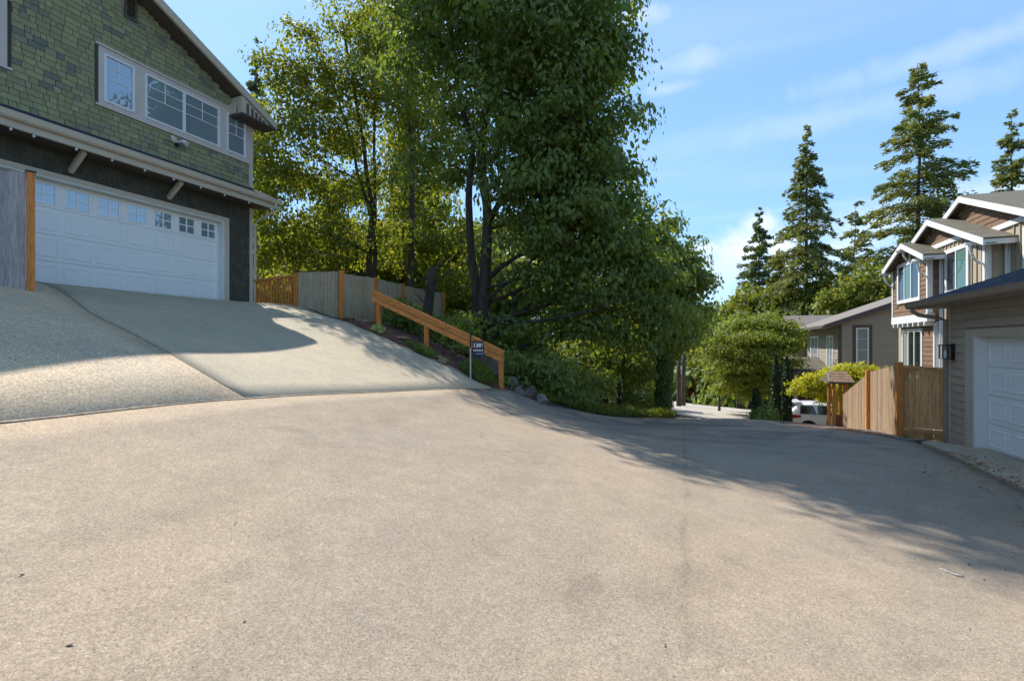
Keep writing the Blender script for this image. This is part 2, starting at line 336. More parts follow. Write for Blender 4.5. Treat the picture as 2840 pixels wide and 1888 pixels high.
    hsum = N.new('ShaderNodeMath'); hsum.operation = 'MULTIPLY_ADD'; L.new(noise(scale * .45, 3), hsum.inputs[0]); hsum.inputs[1].default_value = 1.4; L.new(sx.outputs[0], hsum.inputs[2])
    L.new(hsum.outputs[0], b.inputs['Height']); L.new(b.outputs[0], p.inputs['Normal'])
    return m
M = {}
def _seam(a, b, w, dk, wn): p, q = G(*a), G(*b); return (p.x, p.y, q.x, q.y, w, dk, wn)
SEAMS = [_seam((1900, 1262), (1900, 1800), .05, .80, .25), _seam((1900, 1262), (1880, 1800), .45, .90, .5), _seam((0, 1640), (700, 1330), .35, .86, .5), _seam((2000, 1230), (2700, 1265), .08, .62, .35), _seam((1650, 1185), (2400, 1290), .06, .72, .4), _seam((500, 1888), (2000, 1600), .30, .90, .6)]
M['asphalt'] = PAVE('asphalt', (.35, .278, .203), (.42, .38, .33), 150, .24, .13, .003, patches=True)
M['chipseal'] = PAVE('chipseal', (.57, .445, .305), (.60, .52, .42), 80, .30, .12, .003, crack=False)
M['concrete'] = PAVE('concrete', (.455, .38, .268), (.42, .40, .36), 110, .12, .07, .0015, crack=False)
M['apron'] = PAVE('apron_concrete', (.42, .345, .25), (.40, .38, .33), 100, .18, .12, .002, crack=False)
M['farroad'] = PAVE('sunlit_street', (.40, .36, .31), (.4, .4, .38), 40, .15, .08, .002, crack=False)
M['gravel'] = PAVE('gravel', (.20, .19, .175), (.42, .40, .38), 30, .5, .2, .02, crack=False)
M['soil'] = MAT('soil', (.085, .060, .036), .95, .4, 1.5, bump=.03, bscale=9, col2=(.055, .065, .02), c2=(.45, .6), fine=.3, fscale=14)
M['mulch'] = MAT('bark_mulch', (.13, .060, .042), .95, .45, 5, bump=.03, bscale=22, fine=.5, fscale=40)
M['green_obj'] = MAT('green_shingle', (.31, .30, .160), .85, .12, 14, (1, 1, .3), rnd=.16, col2=(.145, .15, .125), c2=(.72, .98), bump=.002, bscale=60, coord='obj')
M['green_att'] = MAT('green_shingle_small', (.31, .30, .160), .85, .12, 14, (1, 1, .3), attr=.16, col2=(.145, .15, .125), c2=(.72, .98), bump=.002, bscale=60)
M['green_low'] = MAT('green_shaded', (.080, .076, .055), .85, .12, 14, (1, 1, .3), attr=.16, bump=.002, bscale=60)  # same green as the shingles, darkened to paint in the lower wall's shade
M['trim_tan'] = MAT('trim_tan', (.56, .48, .365), .6, .05, 3)
M['trim_grey'] = MAT('trim_grey', (.60, .52, .46), .6, .05, 3)
M['white'] = MAT('white_paint', (.74, .73, .71), .5, .03, 3)
M['door_white'] = MAT('white_steel_door', (.88, .86, .82), .42, .02, 2)
M['white_vinyl'] = MAT('white_vinyl', (.78, .78, .77), .35, .02, 2)
M['roof_dark'] = MAT('asphalt_shingle_dark', (.045, .052, .070), .9, .25, 5, attr=.25, fine=.3, fscale=60, bump=.003)
M['roof_brown'] = MAT('asphalt_shingle_brown', (.13, .115, .085), .9, .2, 4, attr=.15, fine=.3, fscale=50, bump=.003)
M['roof_grey'] = MAT('asphalt_shingle_taupe', (.20, .17, .145), .9, .15, 4, attr=.12, fine=.2, fscale=40)
M['cedar_new'] = MAT('new_cedar', (.58, .215, .052), .7, .22, 3.5, (6, 6, .7), rnd=.16, coord='obj', fine=.3, fscale=18, bump=.001)
M['cedar_rail'] = MAT('new_cedar_rail', (.58, .215, .052), .7, .22, 3.5, (.7, 7, 7), rnd=.16, coord='obj', fine=.3, fscale=14, bump=.001)
M['cedar_old'] = MAT('weathered_cedar', (.44, .335, .20), .85, .22, 3.5, (7, 7, .6), rnd=.22, coord='obj', col2=(.32, .27, .19), c2=(.4, .9), fine=.3, fscale=16, bump=.002)
M['cedar_tan'] = MAT('tan_cedar', (.42, .28, .16), .8, .22, 3.5, (7, 7, .6), rnd=.22, coord='obj', col2=(.25, .18, .12), c2=(.3, .9), fine=.3, fscale=16, bump=.002)
M['cedar_gold'] = MAT('golden_cedar', (.55, .30, .12), .8, .28, 3.0, (7, 7, .6), rnd=.2, coord='obj', fine=.3, fscale=14, bump=.002)
M['cedar_grey'] = MAT('grey_cedar', (.33, .29, .27), .85, .25, 3.5, (7, 7, .6), rnd=.2, coord='obj', fine=.3, fscale=16, bump=.002)
M['taupe'] = MAT('taupe_siding', (.46, .36, .27), .7, .05, 5, rnd=.04, coord='obj')
M['taupe_trim'] = MAT('taupe_trim', (.58, .47, .35), .7, .05, 4)
M['brown_trim'] = MAT('brown_gutter', (.30, .22, .155), .5, .06, 4)
M['greige'] = MAT('greige_siding', (.34, .29, .225), .75, .05, 5, rnd=.04, coord='obj')
M['dark_trim'] = MAT('dark_brown_trim', (.105, .082, .068), .7, .06, 4)
M['cream'] = MAT('cream_siding', (.43, .36, .26), .75, .05, 5, rnd=.03)
M['shake'] = MAT('brown_shake', (.22, .135, .085), .85, .2, 10, (1, 1, .4), rnd=.12, coord='obj', bump=.002)
M['shake_att'] = MAT('brown_shake_pieces', (.22, .135, .085), .85, .15, 10, (1, 1, .4), attr=.2)
M['black'] = MAT('black_metal', (.012, .012, .013), .4, .1, 5, spec=.5)
M['bark'] = MAT('bark', (.065, .050, .038), .95, .4, 9, (1, 1, .25), bump=.02, bscale=14, fine=.3, fscale=30)
M['bark_fir'] = MAT('fir_bark', (.085, .066, .050), .95, .35, 6, (1, 1, .3), bump=.02, bscale=10)
M['stone'] = MAT('boulder_stone', (.14, .115, .09), .9, .35, 2.5, bump=.03, bscale=6, col2=(.06, .065, .035), c2=(.5, .65), fine=.2, fscale=30)
M['stone_pale'] = MAT('pale_stone', (.23, .20, .16), .9, .25, 4, bump=.02, bscale=8)
M['stone_tan'] = MAT('tan_stone', (.24, .15, .085), .9, .25, 4, bump=.01, bscale=12)
M['glass'] = GLASS('window_glass', (.26, .31, .34), .70)
M['glass_dark'] = GLASS('dark_glass', (.02, .022, .025), .4)
M['glass_teal'] = GLASS('teal_glass', (.10, .20, .17), .25)
M['glass_blind'] = GLASS('glass_over_blinds', (.26, .28, .25), .2)
M['tyre'] = MAT('tyre', (.012, .012, .012), .85, .1, 5)
M['car_white'] = MAT('car_white', (.80, .80, .79), .25, .01, 2, spec=.5, coat=.6)
M['red_lens'] = MAT('red_lens', (.35, .01, .01), .15, .05, 5, spec=.6)
M['alloy'] = MAT('alloy', (.5, .5, .5), .3, .02, 5, metal=.8)
M['sign_white'] = MAT('sign_white', (.75, .75, .72), .6, .02, 5)
M['sign_blue'] = MAT('sign_blue', (.18, .25, .55), .6, .02, 5)
M['leaf_maple'] = LEAF('maple_leaves', (.105, .150, .040), (.200, .265, .070), .50, third=(.13, .10, .02))
M['leaf_alder'] = LEAF('alder_leaves', (.120, .150, .022), (.230, .260, .042), .55, third=(.20, .15, .03))
M['leaf_under'] = LEAF('undergrowth_leaves', (.115, .160, .036), (.220, .280, .068), .45)
M['leaf_jmaple'] = LEAF('vine_maple_leaves', (.14, .18, .028), (.25, .29, .045), .48)
M['leaf_gold'] = LEAF('golden_maple_leaves', (.32, .34, .02), (.48, .46, .04), .45)
M['leaf_hosta'] = LEAF('variegated_leaves', (.28, .34, .10), (.50, .52, .22), .25)
M['leaf_conifer'] = LEAF('fir_needles', (.105, .130, .042), (.240, .260, .080), .3)
M['leaf_conifer_b'] = LEAF('fir_needles_blue', (.085, .125, .060), (.180, .225, .095), .25)
M['leaf_cedar'] = LEAF('cypress_scales', (.012, .028, .008), (.030, .060, .014), .12)
M['leaf_grass'] = LEAF('grass_blades', (.090, .130, .022), (.230, .250, .050), .4, third=(.30, .24, .08))
M['leaf_dry'] = LEAF('dry_needles', (.28, .12, .04), (.45, .20, .07), .1)
M['leaf_rust'] = LEAF('rust_leaves', (.10, .025, .012), (.22, .06, .02), .3)
# ================================================================== THE SETTING
def sheet(name, A, B, n, off, mat, skirt=.08, step=.5):
    """surface lofted between two edge lines, following the ground"""
    def dens(P, Q):
        a, b = [], []
        for i in range(len(P) - 1):
            k = max(1, int(max(math.dist(P[i], P[i + 1]), math.dist(Q[i], Q[i + 1])) / step))
            for j in range(k): t = j / k; a.append((P[i][0] + (P[i + 1][0] - P[i][0]) * t, P[i][1] + (P[i + 1][1] - P[i][1]) * t)); b.append((Q[i][0] + (Q[i + 1][0] - Q[i][0]) * t, Q[i][1] + (Q[i + 1][1] - Q[i][1]) * t))
        return np.array(a + [P[-1]]), np.array(b + [Q[-1]])
    a, b = dens(A, B); T = np.linspace(0, 1, n + 1)
    X = a[:, None, 0] * (1 - T) + b[:, None, 0] * T; Y = a[:, None, 1] * (1 - T) + b[:, None, 1] * T
    Z = Hn(X, Y) + off; r, c = X.shape
    V = np.stack([X, Y, Z], -1).reshape(-1, 3).tolist(); Fc = [(i * c + j, i * c + j + 1, (i + 1) * c + j + 1, (i + 1) * c + j) for i in range(r - 1) for j in range(c - 1)]
    ring = [i * c for i in range(r)] + [(r - 1) * c + j for j in range(1, c)] + [i * c + c - 1 for i in range(r - 2, -1, -1)] + [j for j in range(c - 2, 0, -1)]
    b0 = len(V); V += [(V[i][0], V[i][1], V[i][2] - skirt) for i in ring]; k = len(ring)
    Fc += [(ring[i], ring[(i + 1) % k], b0 + (i + 1) % k, b0 + i) for i in range(k)]
    mb = MB(); mb.v = V; mb.f = Fc; mb.tone = [.5] * len(Fc)
    o = mb.build(name, mat, smooth=False, kind='structure')
    o.data.polygons.foreach_set('use_smooth', [True] * (len(Fc) - k) + [False] * k)
    return o
def ground():
    xs = np.r_[-900, -600, -400, -250, -160, -100, -70, -50, -40, np.arange(-32, -16, 1.0), np.arange(-16, 12, .4), np.arange(12, 34, 1.5), 40, 55, 80, 120, 200, 350, 600, 900]
    ys = np.r_[-900, -500, -300, -150, -80, -40, -20, np.arange(-12, -4, 1.0), np.arange(-4, 32, .4), np.arange(32, 60, 1.2), np.arange(60, 150, 6.), 170, 210, 280, 400, 600, 900, 1400]
    X, Y = np.meshgrid(xs, ys); Xc = np.clip(X, -320, 320); Yc = np.clip(Y, -320, 320); Z = Hn(Xc, Yc)
    und = .05 * np.sin(X * 1.3 + Y * .7) * np.sin(Y * 1.1 - X * .4); lane = (np.abs(X - .5) < 6) | ((X < -4) & (X > -14) & (Y < 11.5)); Z = Z + np.where(lane, 0, und)
    c = len(xs); V = np.stack([X, Y, Z], -1).reshape(-1, 3).tolist()
    mb = MB(); mb.v = V; mb.f = [(i * c + j, i * c + j + 1, (i + 1) * c + j + 1, (i + 1) * c + j) for i in range(len(ys) - 1) for j in range(c - 1)]; mb.tone = [.5] * len(mb.f)
    return mb.build('ground', M['soil'], smooth=True, kind='structure')
ground()
RL = [(-5, -7), (-5, 0), (-5, 4), (-5, 8), (-5, 11.05), (-4.2, 12.4), (-3.2, 14.9), (-1.8, 17.1), (-1.0, 19), (-1.0, 24)]
RR = [(9, -7), (7, 0), (4.6, 4), (3.88, 8), (3.86, 11.4), (3.3, 13.5), (2.9, 15.5), (2.5, 17.5), (2.4, 19), (2.7, 24)]
sheet('road', RL, RR, 26, .03, M['asphalt'])
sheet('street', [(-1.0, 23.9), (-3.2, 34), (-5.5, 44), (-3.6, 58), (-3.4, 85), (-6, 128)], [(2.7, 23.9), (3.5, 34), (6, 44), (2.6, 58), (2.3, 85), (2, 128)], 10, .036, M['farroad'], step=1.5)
DL = [(-5.012, 3.98), (-6, 4.05), (-7.26, 4.14), (-8.4, 4.35), (-10, 4.72), (-11.4, 5.0), (-13.2, 5.37)]
DR = [(-5.012, 10.98), (-6, 10.62), (-7.26, 10.1), (-8.4, 10.05), (-10, 10.5), (-11.4, 10.95), (-13.2, 10.9)]
sheet('driveway', DL, DR, 22, .036, M['concrete'])
AL = [(-5.012, -7), (-6, -7), (-7.26, -7), (-8.4, -7), (-10, -7), (-11.4, -7), (-13.2, -7)]
ADR = [(x, y - .03) for x, y in DL]
sheet('asphalt_driveway', AL, ADR, 30, .032, M['chipseal'])
# dirt-filled joints between the surfaces
def strip(name, P, w, off, mat):
    off = .038
    A = []; B = []
    for i, p in enumerate(P):
        q = P[min(i + 1, len(P) - 1)]; r = P[max(i - 1, 0)]; d = Vector((q[0] - r[0], q[1] - r[1])).normalized(); wj = w * random.uniform(.6, 1.3)
        A.append((p[0] - d.y * wj, p[1] + d.x * wj)); B.append((p[0] + d.y * wj, p[1] - d.x * wj))
    return sheet(name, A, B, 1, off, mat, skirt=.012)
M['joint'] = MAT('joint_dirt', (.30, .235, .165), .95, .3, 8, fine=.4, fscale=40)
strip('driveway_joint', [(-5.0, y + 0.0) for y in np.arange(-7, 11, .7)], .012, .052, M['joint'])
strip('driveway_joint', [(x, y - .015) for x, y in DL], .011, .052, M['joint'])
sheet('concrete_apron', [(3.9, 3), (3.9, 8), (3.9, 11.35), (4.3, 12.1), (4.65, 12.55)], [(4.9, 3), (4.9, 8), (4.9, 11.35), (4.9, 12.1), (4.9, 12.55)], 4, .065, M['apron'])
sheet('gravel_strip', [(3.8, 11.5), (3.25, 13.5), (2.85, 15.5), (2.45, 17.5), (2.35, 19.5), (2.6, 23)], [(4.6, 12.6), (4.3, 13.5), (4.4, 15.5), (4.4, 18), (4.4, 19.5), (4.5, 23)], 6, .042, M['gravel'])
sheet('planting_bed', [(-4.9, 11.25), (-5.3, 11.0), (-6, 10.66), (-7.26, 10.12), (-8.4, 10.07), (-9.9, 10.5)], [(-4.3, 12.6), (-4.9, 13.2), (-6, 13.6), (-7.3, 13.8), (-8.6, 13.6), (-10.1, 12.6)], 8, .06, M['mulch'])

g_ = [G(px, py) for px, py in ((2606, 1588), (2628, 1598), (2650, 1606), (2672, 1610))]
strip('paint_mark', [(p.x, p.y) for p in g_], .012, .04, MAT('worn_white_paint', (.46, .41, .35), .8, .5, 30))
# ================================================================== BUILDING HELPERS
def window(parent, fr, u0, u1, z0, z1, t, glass, mull=(), munt=(), fw=.045, depth=.05, mat='white_vinyl', glasses=None):
    """one window part: frame mesh; panes and muntins as sub-parts. mull: u of full-height bars; munt: (u0,z0,u1,z1) thin bars"""
    mb = MB(); mb.fbox(fr, u0, u1, z0, z0 + fw, t, t + depth).fbox(fr, u0, u1, z1 - fw, z1, t, t + depth)
    mb.fbox(fr, u0, u0 + fw, z0 + fw, z1 - fw, t, t + depth).fbox(fr, u1 - fw, u1, z0 + fw, z1 - fw, t, t + depth)
    for m in mull: mb.fbox(fr, m - fw * .7, m + fw * .7, z0 + fw, z1 - fw, t, t + depth * .9)
    w = mb.build('window', M[mat], parent)
    cuts = [u0 + fw] + sorted(mull) + [u1 - fw]
    for i in range(len(cuts) - 1):
        a = cuts[i] + (fw * .7 if i else 0); b = cuts[i + 1] - (fw * .7 if i < len(cuts) - 2 else 0)
        MB().fbox(fr, a, b, z0 + fw, z1 - fw, t + .004, t + depth * .35).build('pane', M[glasses[i] if glasses else glass], w)
    for (a, b, c, d) in munt:
        MB().fbox(fr, min(a, c) - .009, max(a, c) + .009, min(b, d) - .009, max(b, d) + .009, t + depth * .36, t + depth * .55).build('muntin', M[mat], w)
    return w
def laps(parent, fr, u0, u1, z0, z1, exp, mat, t=.0, holes=(), lim=None, name='siding_board', proud=.026, mode='obj', limit=300, minw=.03):
    """lap siding: each course between openings is a board (wedge, proud at its lower edge)"""
    z = z0; k = 0; extra = MB()
    while z < z1 - .02:
        zt = min(z + exp, z1); spans = [(u0, u1)]
        if lim: spans = [s for s in [lim(z, zt)] if s]
        for (a, b, c, d) in holes:
            if c < zt and d > z:
                nw = []
                for s in spans:
                    if b <= s[0] or a >= s[1]: nw.append(s)
                    else:
                        if a > s[0]: nw.append((s[0], a))
                        if b < s[1]: nw.append((b, s[1]))
                spans = nw
        for (a, b) in spans:
            if b - a < minw: continue
            m = MB() if k < limit and mode == 'obj' else extra
            m.fbox(fr, a, b, z + .007, zt, t, t + .008, t + proud)
            if m is not extra: m.build(name, M[mat], parent, recalc=True); k += 1
        z += exp
    if extra.f: tag(extra.build(name + 's', M[mat], parent), kind='stuff')
def shakes(fr, u0, u1, z0, z1, exp, wr, holes=(), top=None, seed=3, key=None):
    """random-width shingle rectangles of a wall, clipped to holes and the roof line"""
    r = random.Random(seed); out = []; z = z0; row = 0
    while z < z1:
        u = u0 - r.random() * .2
        while u < u1:
            w = r.choice(wr); a = max(u, u0); b = min(u + w - .006, u1); u += w
            if b - a < .02: continue
            zt = z + exp; zb = z
            if top is not None:
                l = min(top(a), top(b)); 
                if l < z + .03: continue
                zt = min(zt, l)
            segs = [(a, b, zb, zt)]
            for (ha, hb, hc, hd) in holes:
                ns = []
                for (sa, sb, sc, sd) in segs:
                    if hb <= sa or ha >= sb or hc >= sd or hd <= sc: ns.append((sa, sb, sc, sd)); continue
                    if sa < ha: ns.append((sa, ha, sc, sd))
                    if sb > hb: ns.append((hb, sb, sc, sd))
                    ma, mb_ = max(sa, ha), min(sb, hb)
                    if sc < hc: ns.append((ma, mb_, sc, hc))
                    if sd > hd: ns.append((ma, mb_, hd, sd))
                segs = ns
            out += [s for s in segs if s[1] - s[0] > .015 and s[3] - s[2] > .015]
        z += exp; row += 1
    return out
def panel_door(parent, fr, u0, u1, z0, z1, t, cols, rows, mat, winrow=False, glass='glass'):
    """sectional garage door: slab, one raised panel per cell; optional window row on top"""
    h = (z1 - z0) / rows; w = (u1 - u0) / cols
    base = MB()
    for r in range(rows): base.fbox(fr, u0, u1, z0 + r * h + (.004 if r else 0), z0 + (r + 1) * h - .004, t - .04, t)
    d = base.build('garage_door', M[mat], parent)
    MB().fbox(fr, u0, u1, z0, z1, t - .05, t - .041).build('door_core', M[mat], d)
    for r in range(rows):
        for c in range(cols):
            a = u0 + c * w + .045; b = u0 + (c + 1) * w - .045; lo = z0 + r * h + .085; hi = z0 + (r + 1) * h - .085
            if winrow and r == rows - 1:
                lo -= .0; hi += .0; fm = MB(); q = .03; a2, b2, l2, h2 = a + .03, b - .03, lo - .02, hi + .02
                fm.fbox(fr, a2, b2, l2, l2 + q, t, t + .02).fbox(fr, a2, b2, h2 - q, h2, t, t + .02).fbox(fr, a2, a2 + q, l2 + q, h2 - q, t, t + .02).fbox(fr, b2 - q, b2, l2 + q, h2 - q, t, t + .02)
                mu = (a2 + b2) / 2; mz = (l2 + h2) / 2
                fm.fbox(fr, mu - .016, mu + .016, l2 + q, h2 - q, t, t + .017).fbox(fr, a2 + q, mu - .016, mz - .014, mz + .014, t, t + .017).fbox(fr, mu + .016, b2 - q, mz - .014, mz + .014, t, t + .017)
                fm.build('window_grille', M[mat], d)
                for (pa, pb) in ((a2 + q, mu - .016), (mu + .016, b2 - q)):
                    for (qa, qb) in ((l2 + q, mz - .014), (mz + .014, h2 - q)): MB().fbox(fr, pa, pb, qa, qb, t + .001, t + .006).build('pane', M[glass], d)
                continue
            m = MB(); i = .022; g = .05   # raised field inside a pressed border
            P = fr.p
            o = [(a, lo), (b, lo), (b, hi), (a, hi)]; n1 = [(a + i, lo + i), (b - i, lo + i), (b - i, hi - i), (a + i, hi - i)]; n2 = [(a + g, lo + g), (b - g, lo + g), (b - g, hi - g), (a + g, hi - g)]
            V = [P(u, t + .001, z) for u, z in o] + [P(u, t + .012, z) for u, z in n1] + [P(u, t + .004, z) for u, z in n2]
            Fs = [(k, (k + 1) % 4, 4 + (k + 1) % 4, 4 + k) for k in range(4)] + [(4 + k, 4 + (k + 1) % 4, 8 + (k + 1) % 4, 8 + k) for k in range(4)] + [(8, 9, 10, 11)]
            m.add(V, Fs).build('panel', M[mat], d, recalc=False)
    return d
def courses(parent, fn, u0, u1, n, s0, s1, mat, name='roof_shingle_courses', tab=.3, thick=.012):
    """roof shingle courses as stepped tabs; fn(u, s, h) -> point (s: 0 eave .. 1 ridge)"""
    mb = MB(); r = random.Random(5)
    for k in range(n):
        a = s0 + (s1 - s0) * k / n; b = s0 + (s1 - s0) * (k + 1) / n; u = u0 - r.random() * tab
        while u < u1:
            w = tab * r.uniform(.7, 1.2); ua = max(u, u0); ub = min(u + w - .006, u1); u += w
            if ub - ua < .02: continue
            mb.hexa([fn(ua, a, 0), fn(ub, a, 0), fn(ub, b, 0), fn(ua, b, 0), fn(ua, a, thick), fn(ub, a, thick), fn(ub, b, .003), fn(ua, b, .003)])
    o = mb.build(name, mat, parent); tag(o, kind='stuff'); return o

# ================================================================== GREEN HOUSE (left)
XF = -13.06; gf = Fr(XF, 0, 0, 1, 1, 0)
gh = thing('green_house', 'green shingled house with wide white garage door at the top of the driveway', 'house', (-17, 3, 2.8))
YA, YB = -5.2, 10.5; PITCH = .474
def rt(y): return 8.62 + PITCH * (10.92 - y) if y > 2.75 else 8.62 + PITCH * (10.92 - (5.5 - y))   # roof top line
dz0 = 2.80; DY1 = onX(611, 800, XF - .1).y; DY0 = DY1 - 8 * .61; DZ1 = 5.13
# walls: body + front skin round the garage opening
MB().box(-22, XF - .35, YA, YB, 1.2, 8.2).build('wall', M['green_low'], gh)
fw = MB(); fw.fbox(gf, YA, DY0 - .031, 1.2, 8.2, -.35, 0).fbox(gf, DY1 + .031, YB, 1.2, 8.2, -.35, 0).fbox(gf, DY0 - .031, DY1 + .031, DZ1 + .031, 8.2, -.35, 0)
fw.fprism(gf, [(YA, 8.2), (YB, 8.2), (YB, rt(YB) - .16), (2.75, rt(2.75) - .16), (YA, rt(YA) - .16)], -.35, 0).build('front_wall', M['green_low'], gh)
# roof: two slabs, barge boards, soffit
rp = [(10.95, rt(10.95)), (2.75, rt(2.75)), (-5.45, rt(-5.45))]
rf = MB().fprism(gf, [rp[0], rp[1], rp[2], (rp[2][0], rp[2][1] - .09), (rp[1][0], rp[1][1] - .10), (rp[0][0], rp[0][1] - .09)], -9.6, .50).build('roof', M['roof_dark'], gh)
for a, b in ((rp[0], rp[1]), (rp[1], rp[2])):
    MB().fprism(gf, [(a[0], a[1] - .03), (b[0], b[1] - .03), (b[0], b[1] - .25), (a[0], a[1] - .25)], .46, .53).build('barge_board', M['trim_tan'], rf)
MB().fprism(gf, [(rp[0][0], rp[0][1] - .20), (rp[1][0], rp[1][1] - .20), (rp[2][0], rp[2][1] - .20), (rp[2][0], rp[2][1] - .22), (rp[1][0], rp[1][1] - .22), (rp[0][0], rp[0][1] - .22)], .002, .455).build('soffit', M['dark_trim'], rf)
# boxed eave return with slots
rbz = 8.36; ya = onX(671, 300, XF + .46).y; yb = 10.93
rb = MB().fprism(gf, [(ya, rbz), (yb - .05, rbz), (yb - .05, rt(yb) - .26), (ya, rt(ya) - .27)], .0, .47).build('eave_return', M['trim_tan'], gh)
MB().fbox(gf, ya - .06, yb - .02, rbz - .06, rbz - .002, .0, .56).build('ledge', M['dark_trim'], rb)
for i, px in enumerate((687, 700, 711, 721, 732)):
    y = onX(px, 295, XF + .47).y; zt = rt(y) - .34; MB().fbox(gf, y - .04, y + .04, rbz + .05, max(zt, rbz + .09), .466, .476).build('slot', M['dark_trim'], rb)
MB().fbox(gf, ya - .10, ya - .062, rbz - .0, rbz + .30, .03, .30).build('brace', M['trim_tan'], rb)
# windows and their trim
zs0, zs1 = 7.27, 8.40
def ypx(px): return onX(px, 300, XF).y
trim = MB(); tt = .03
wins = [(ypx(286), ypx(371)), (ypx(400), ypx(607)), (ypx(627), ypx(679))]
L0, L1 = ypx(272), ypx(689)
trim.fbox(gf, L0, L1, zs1, zs1 + .13, 0, tt).fbox(gf, L0, L1, zs0 - .10, zs0, 0, tt)
trim.fbox(gf, L0, wins[0][0], zs0, zs1, 0, tt).fbox(gf, wins[0][1], wins[1][0], zs0, zs1, 0, tt).fbox(gf, wins[1][1], wins[2][0], zs0, zs1, 0, tt).fbox(gf, wins[2][1], L1, zs0, zs1, 0, tt)
trim.build('window_trim', M['trim_grey'], gh)
MB().fbox(gf, L0 - .07, L1 + .03, zs1 + .132, zs1 + .18, 0, tt + .03).build('head_moulding', M['trim_grey'], gh)
MB().fbox(gf, L0 - .07, L1 + .03, zs0 - .15, zs0 - .102, 0, tt + .03).build('window_sill', M['trim_grey'], gh)
def grid(a, b, z0=zs0, z1=zs1, fw=.045):
    h = z1 - z0; m = (a + b) / 2; zA = z1 - h * .26; zB = z1 - h * .5
    return [(a + fw, zA, b - fw, zA), (a + fw, zB, b - fw, zB), (m, zB, m, z1 - fw)]
window(gh, gf, wins[0][0], wins[0][1], zs0, zs1, .002, 'glass', munt=grid(*wins[0]))
mu = ypx(509); window(gh, gf, wins[1][0], wins[1][1], zs0, zs1, .002, 'glass', mull=(mu,), munt=grid(wins[1][0], mu) + grid(mu, wins[1][1]))
window(gh, gf, wins[2][0], wins[2][1], zs0, zs1, .002, 'glass', munt=grid(*wins[2]))
# second window group at the very edge of the picture
e1 = ypx(18); trim2 = MB(); trim2.fbox(gf, e1 - .14, e1, zs0 - .1, zs1 + .13, 0, tt).fbox(gf, e1 - 1.7, e1 - .14, zs1, zs1 + .13, 0, tt).fbox(gf, e1 - 1.7, e1 - .14, zs0 - .1, zs0, 0, tt).fbox(gf, e1 - 1.84, e1 - 1.7, zs0 - .1, zs1 + .13, 0, tt)
trim2.build('window_trim', M['trim_grey'], gh); MB().fbox(gf, e1 - 1.9, e1 + .07, zs1 + .132, zs1 + .18, 0, tt + .03).build('head_moulding', M['trim_grey'], gh); MB().fbox(gf, e1 - 1.9, e1 + .07, zs0 - .15, zs0 - .102, 0, tt + .03).build('window_sill', M['trim_grey'], gh)
window(gh, gf, e1 - 1.7, e1 - .14, zs0, zs1, .002, 'glass', mull=(e1 - .92,))
# gable vent
v0, v1 = ypx(343), ypx(378); vz0, vz1 = 9.52, 10.35
vm_ = MB(); vm_.fbox(gf, v0, v1, vz0, vz0 + .06, 0, .05).fbox(gf, v0, v1, vz1 - .06, vz1, 0, .05).fbox(gf, v0, v0 + .05, vz0 + .06, vz1 - .06, 0, .05).fbox(gf, v1 - .05, v1, vz0 + .06, vz1 - .06, 0, .05)
vt = vm_.build('gable_vent', M['dark_trim'], gh)
for i in range(9): z = vz0 + .08 + i * .075; MB().fbox(gf, v0 + .05, v1 - .05, z, z + .02, .005, .03, .045).build('slat', M['dark_trim'], vt)
# corner boards
MB().fbox(gf, YB - .12, YB + .012, 6.42, 8.34, 0, .03).build('corner_board', M['trim_grey'], gh)
MB().fbox(gf, YB - .10, YB + .012, 2.6, 5.78, 0, .03).build('corner_board', M['trim_tan'], gh)
MB().box(XF - .12, XF, YB + .001, YB + .03, 2.6, 8.3).build('corner_board', M['trim_tan'], gh)
# shingles on the front: the nearest three hundred are pieces of their own
holes = [(L0 - .08, L1 + .03, zs0 - .15, zs1 + .18), (e1 - 1.9, e1 + .07, zs0 - .15, zs1 + .18), (v0, v1, vz0, vz1), (YB - .12, YB + 1, 0, 20)]
sh = shakes(gf, YA + .2, YB, 6.40, 11.9, .128, (.10, .13, .16, .2, .24, .28), holes, top=lambda y: rt(y) - .235)
def seen(s):
    c = ((s[0] + s[1]) / 2, (s[2] + s[3]) / 2); Xc = XF * cs + c[0] * sn; Z = -XF * sn + c[0] * cs
    if Z < .5: return -1
    px = 1420 + Xc / Z * FPX; py = 950 - (c[1] - EYE) / Z * FPX
    if px < 0 or py < 0: return 0
    return (s[1] - s[0]) * (s[3] - s[2]) / (Z * Z) * (1 if s[3] - s[2] > .1 else .3)
sh.sort(key=seen, reverse=True); cache = {}; rest = MB()
for i, (a, b, c, d) in enumerate(sh):
    if i < 300:
        k = (round(b - a, 2), round(d - c, 2))
        if k not in cache:
            cache[k] = MB().fbox(Fr(0, 0, 0, 1, 1, 0), 0, k[0] - .002, 0, k[1] + .012, 0, .008, .026).mesh('shingle', M['green_obj'], org=(0, 0, 0))[0]
        put('shingle', cache[k], (XF, a, c), gh)
    else: rest.fbox(gf, a, b, c, d + .012, 0, .008, .026)
tag(rest.build('shingles', M['green_att'], gh), kind='stuff')
# lower wall: narrow shingles, with the shade put into their dark green
low = MB()
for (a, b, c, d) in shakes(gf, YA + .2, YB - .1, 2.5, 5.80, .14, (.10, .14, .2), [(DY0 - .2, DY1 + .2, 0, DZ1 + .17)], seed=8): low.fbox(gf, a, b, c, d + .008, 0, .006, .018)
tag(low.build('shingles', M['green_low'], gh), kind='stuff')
# side wall facing up the street side
sf = Fr(0, YB, 1, 0, 0, 1); sl = MB()
for (a, b, c, d) in shakes(sf, -22, XF - .13, 1.4, 8.3, .165, (.3, .4, .5), (), seed=9): sl.fbox(sf, a, b, c, d + .012, 0, .006, .02)
tag(sl.build('shingles', M['green_att'], gh), kind='stuff')
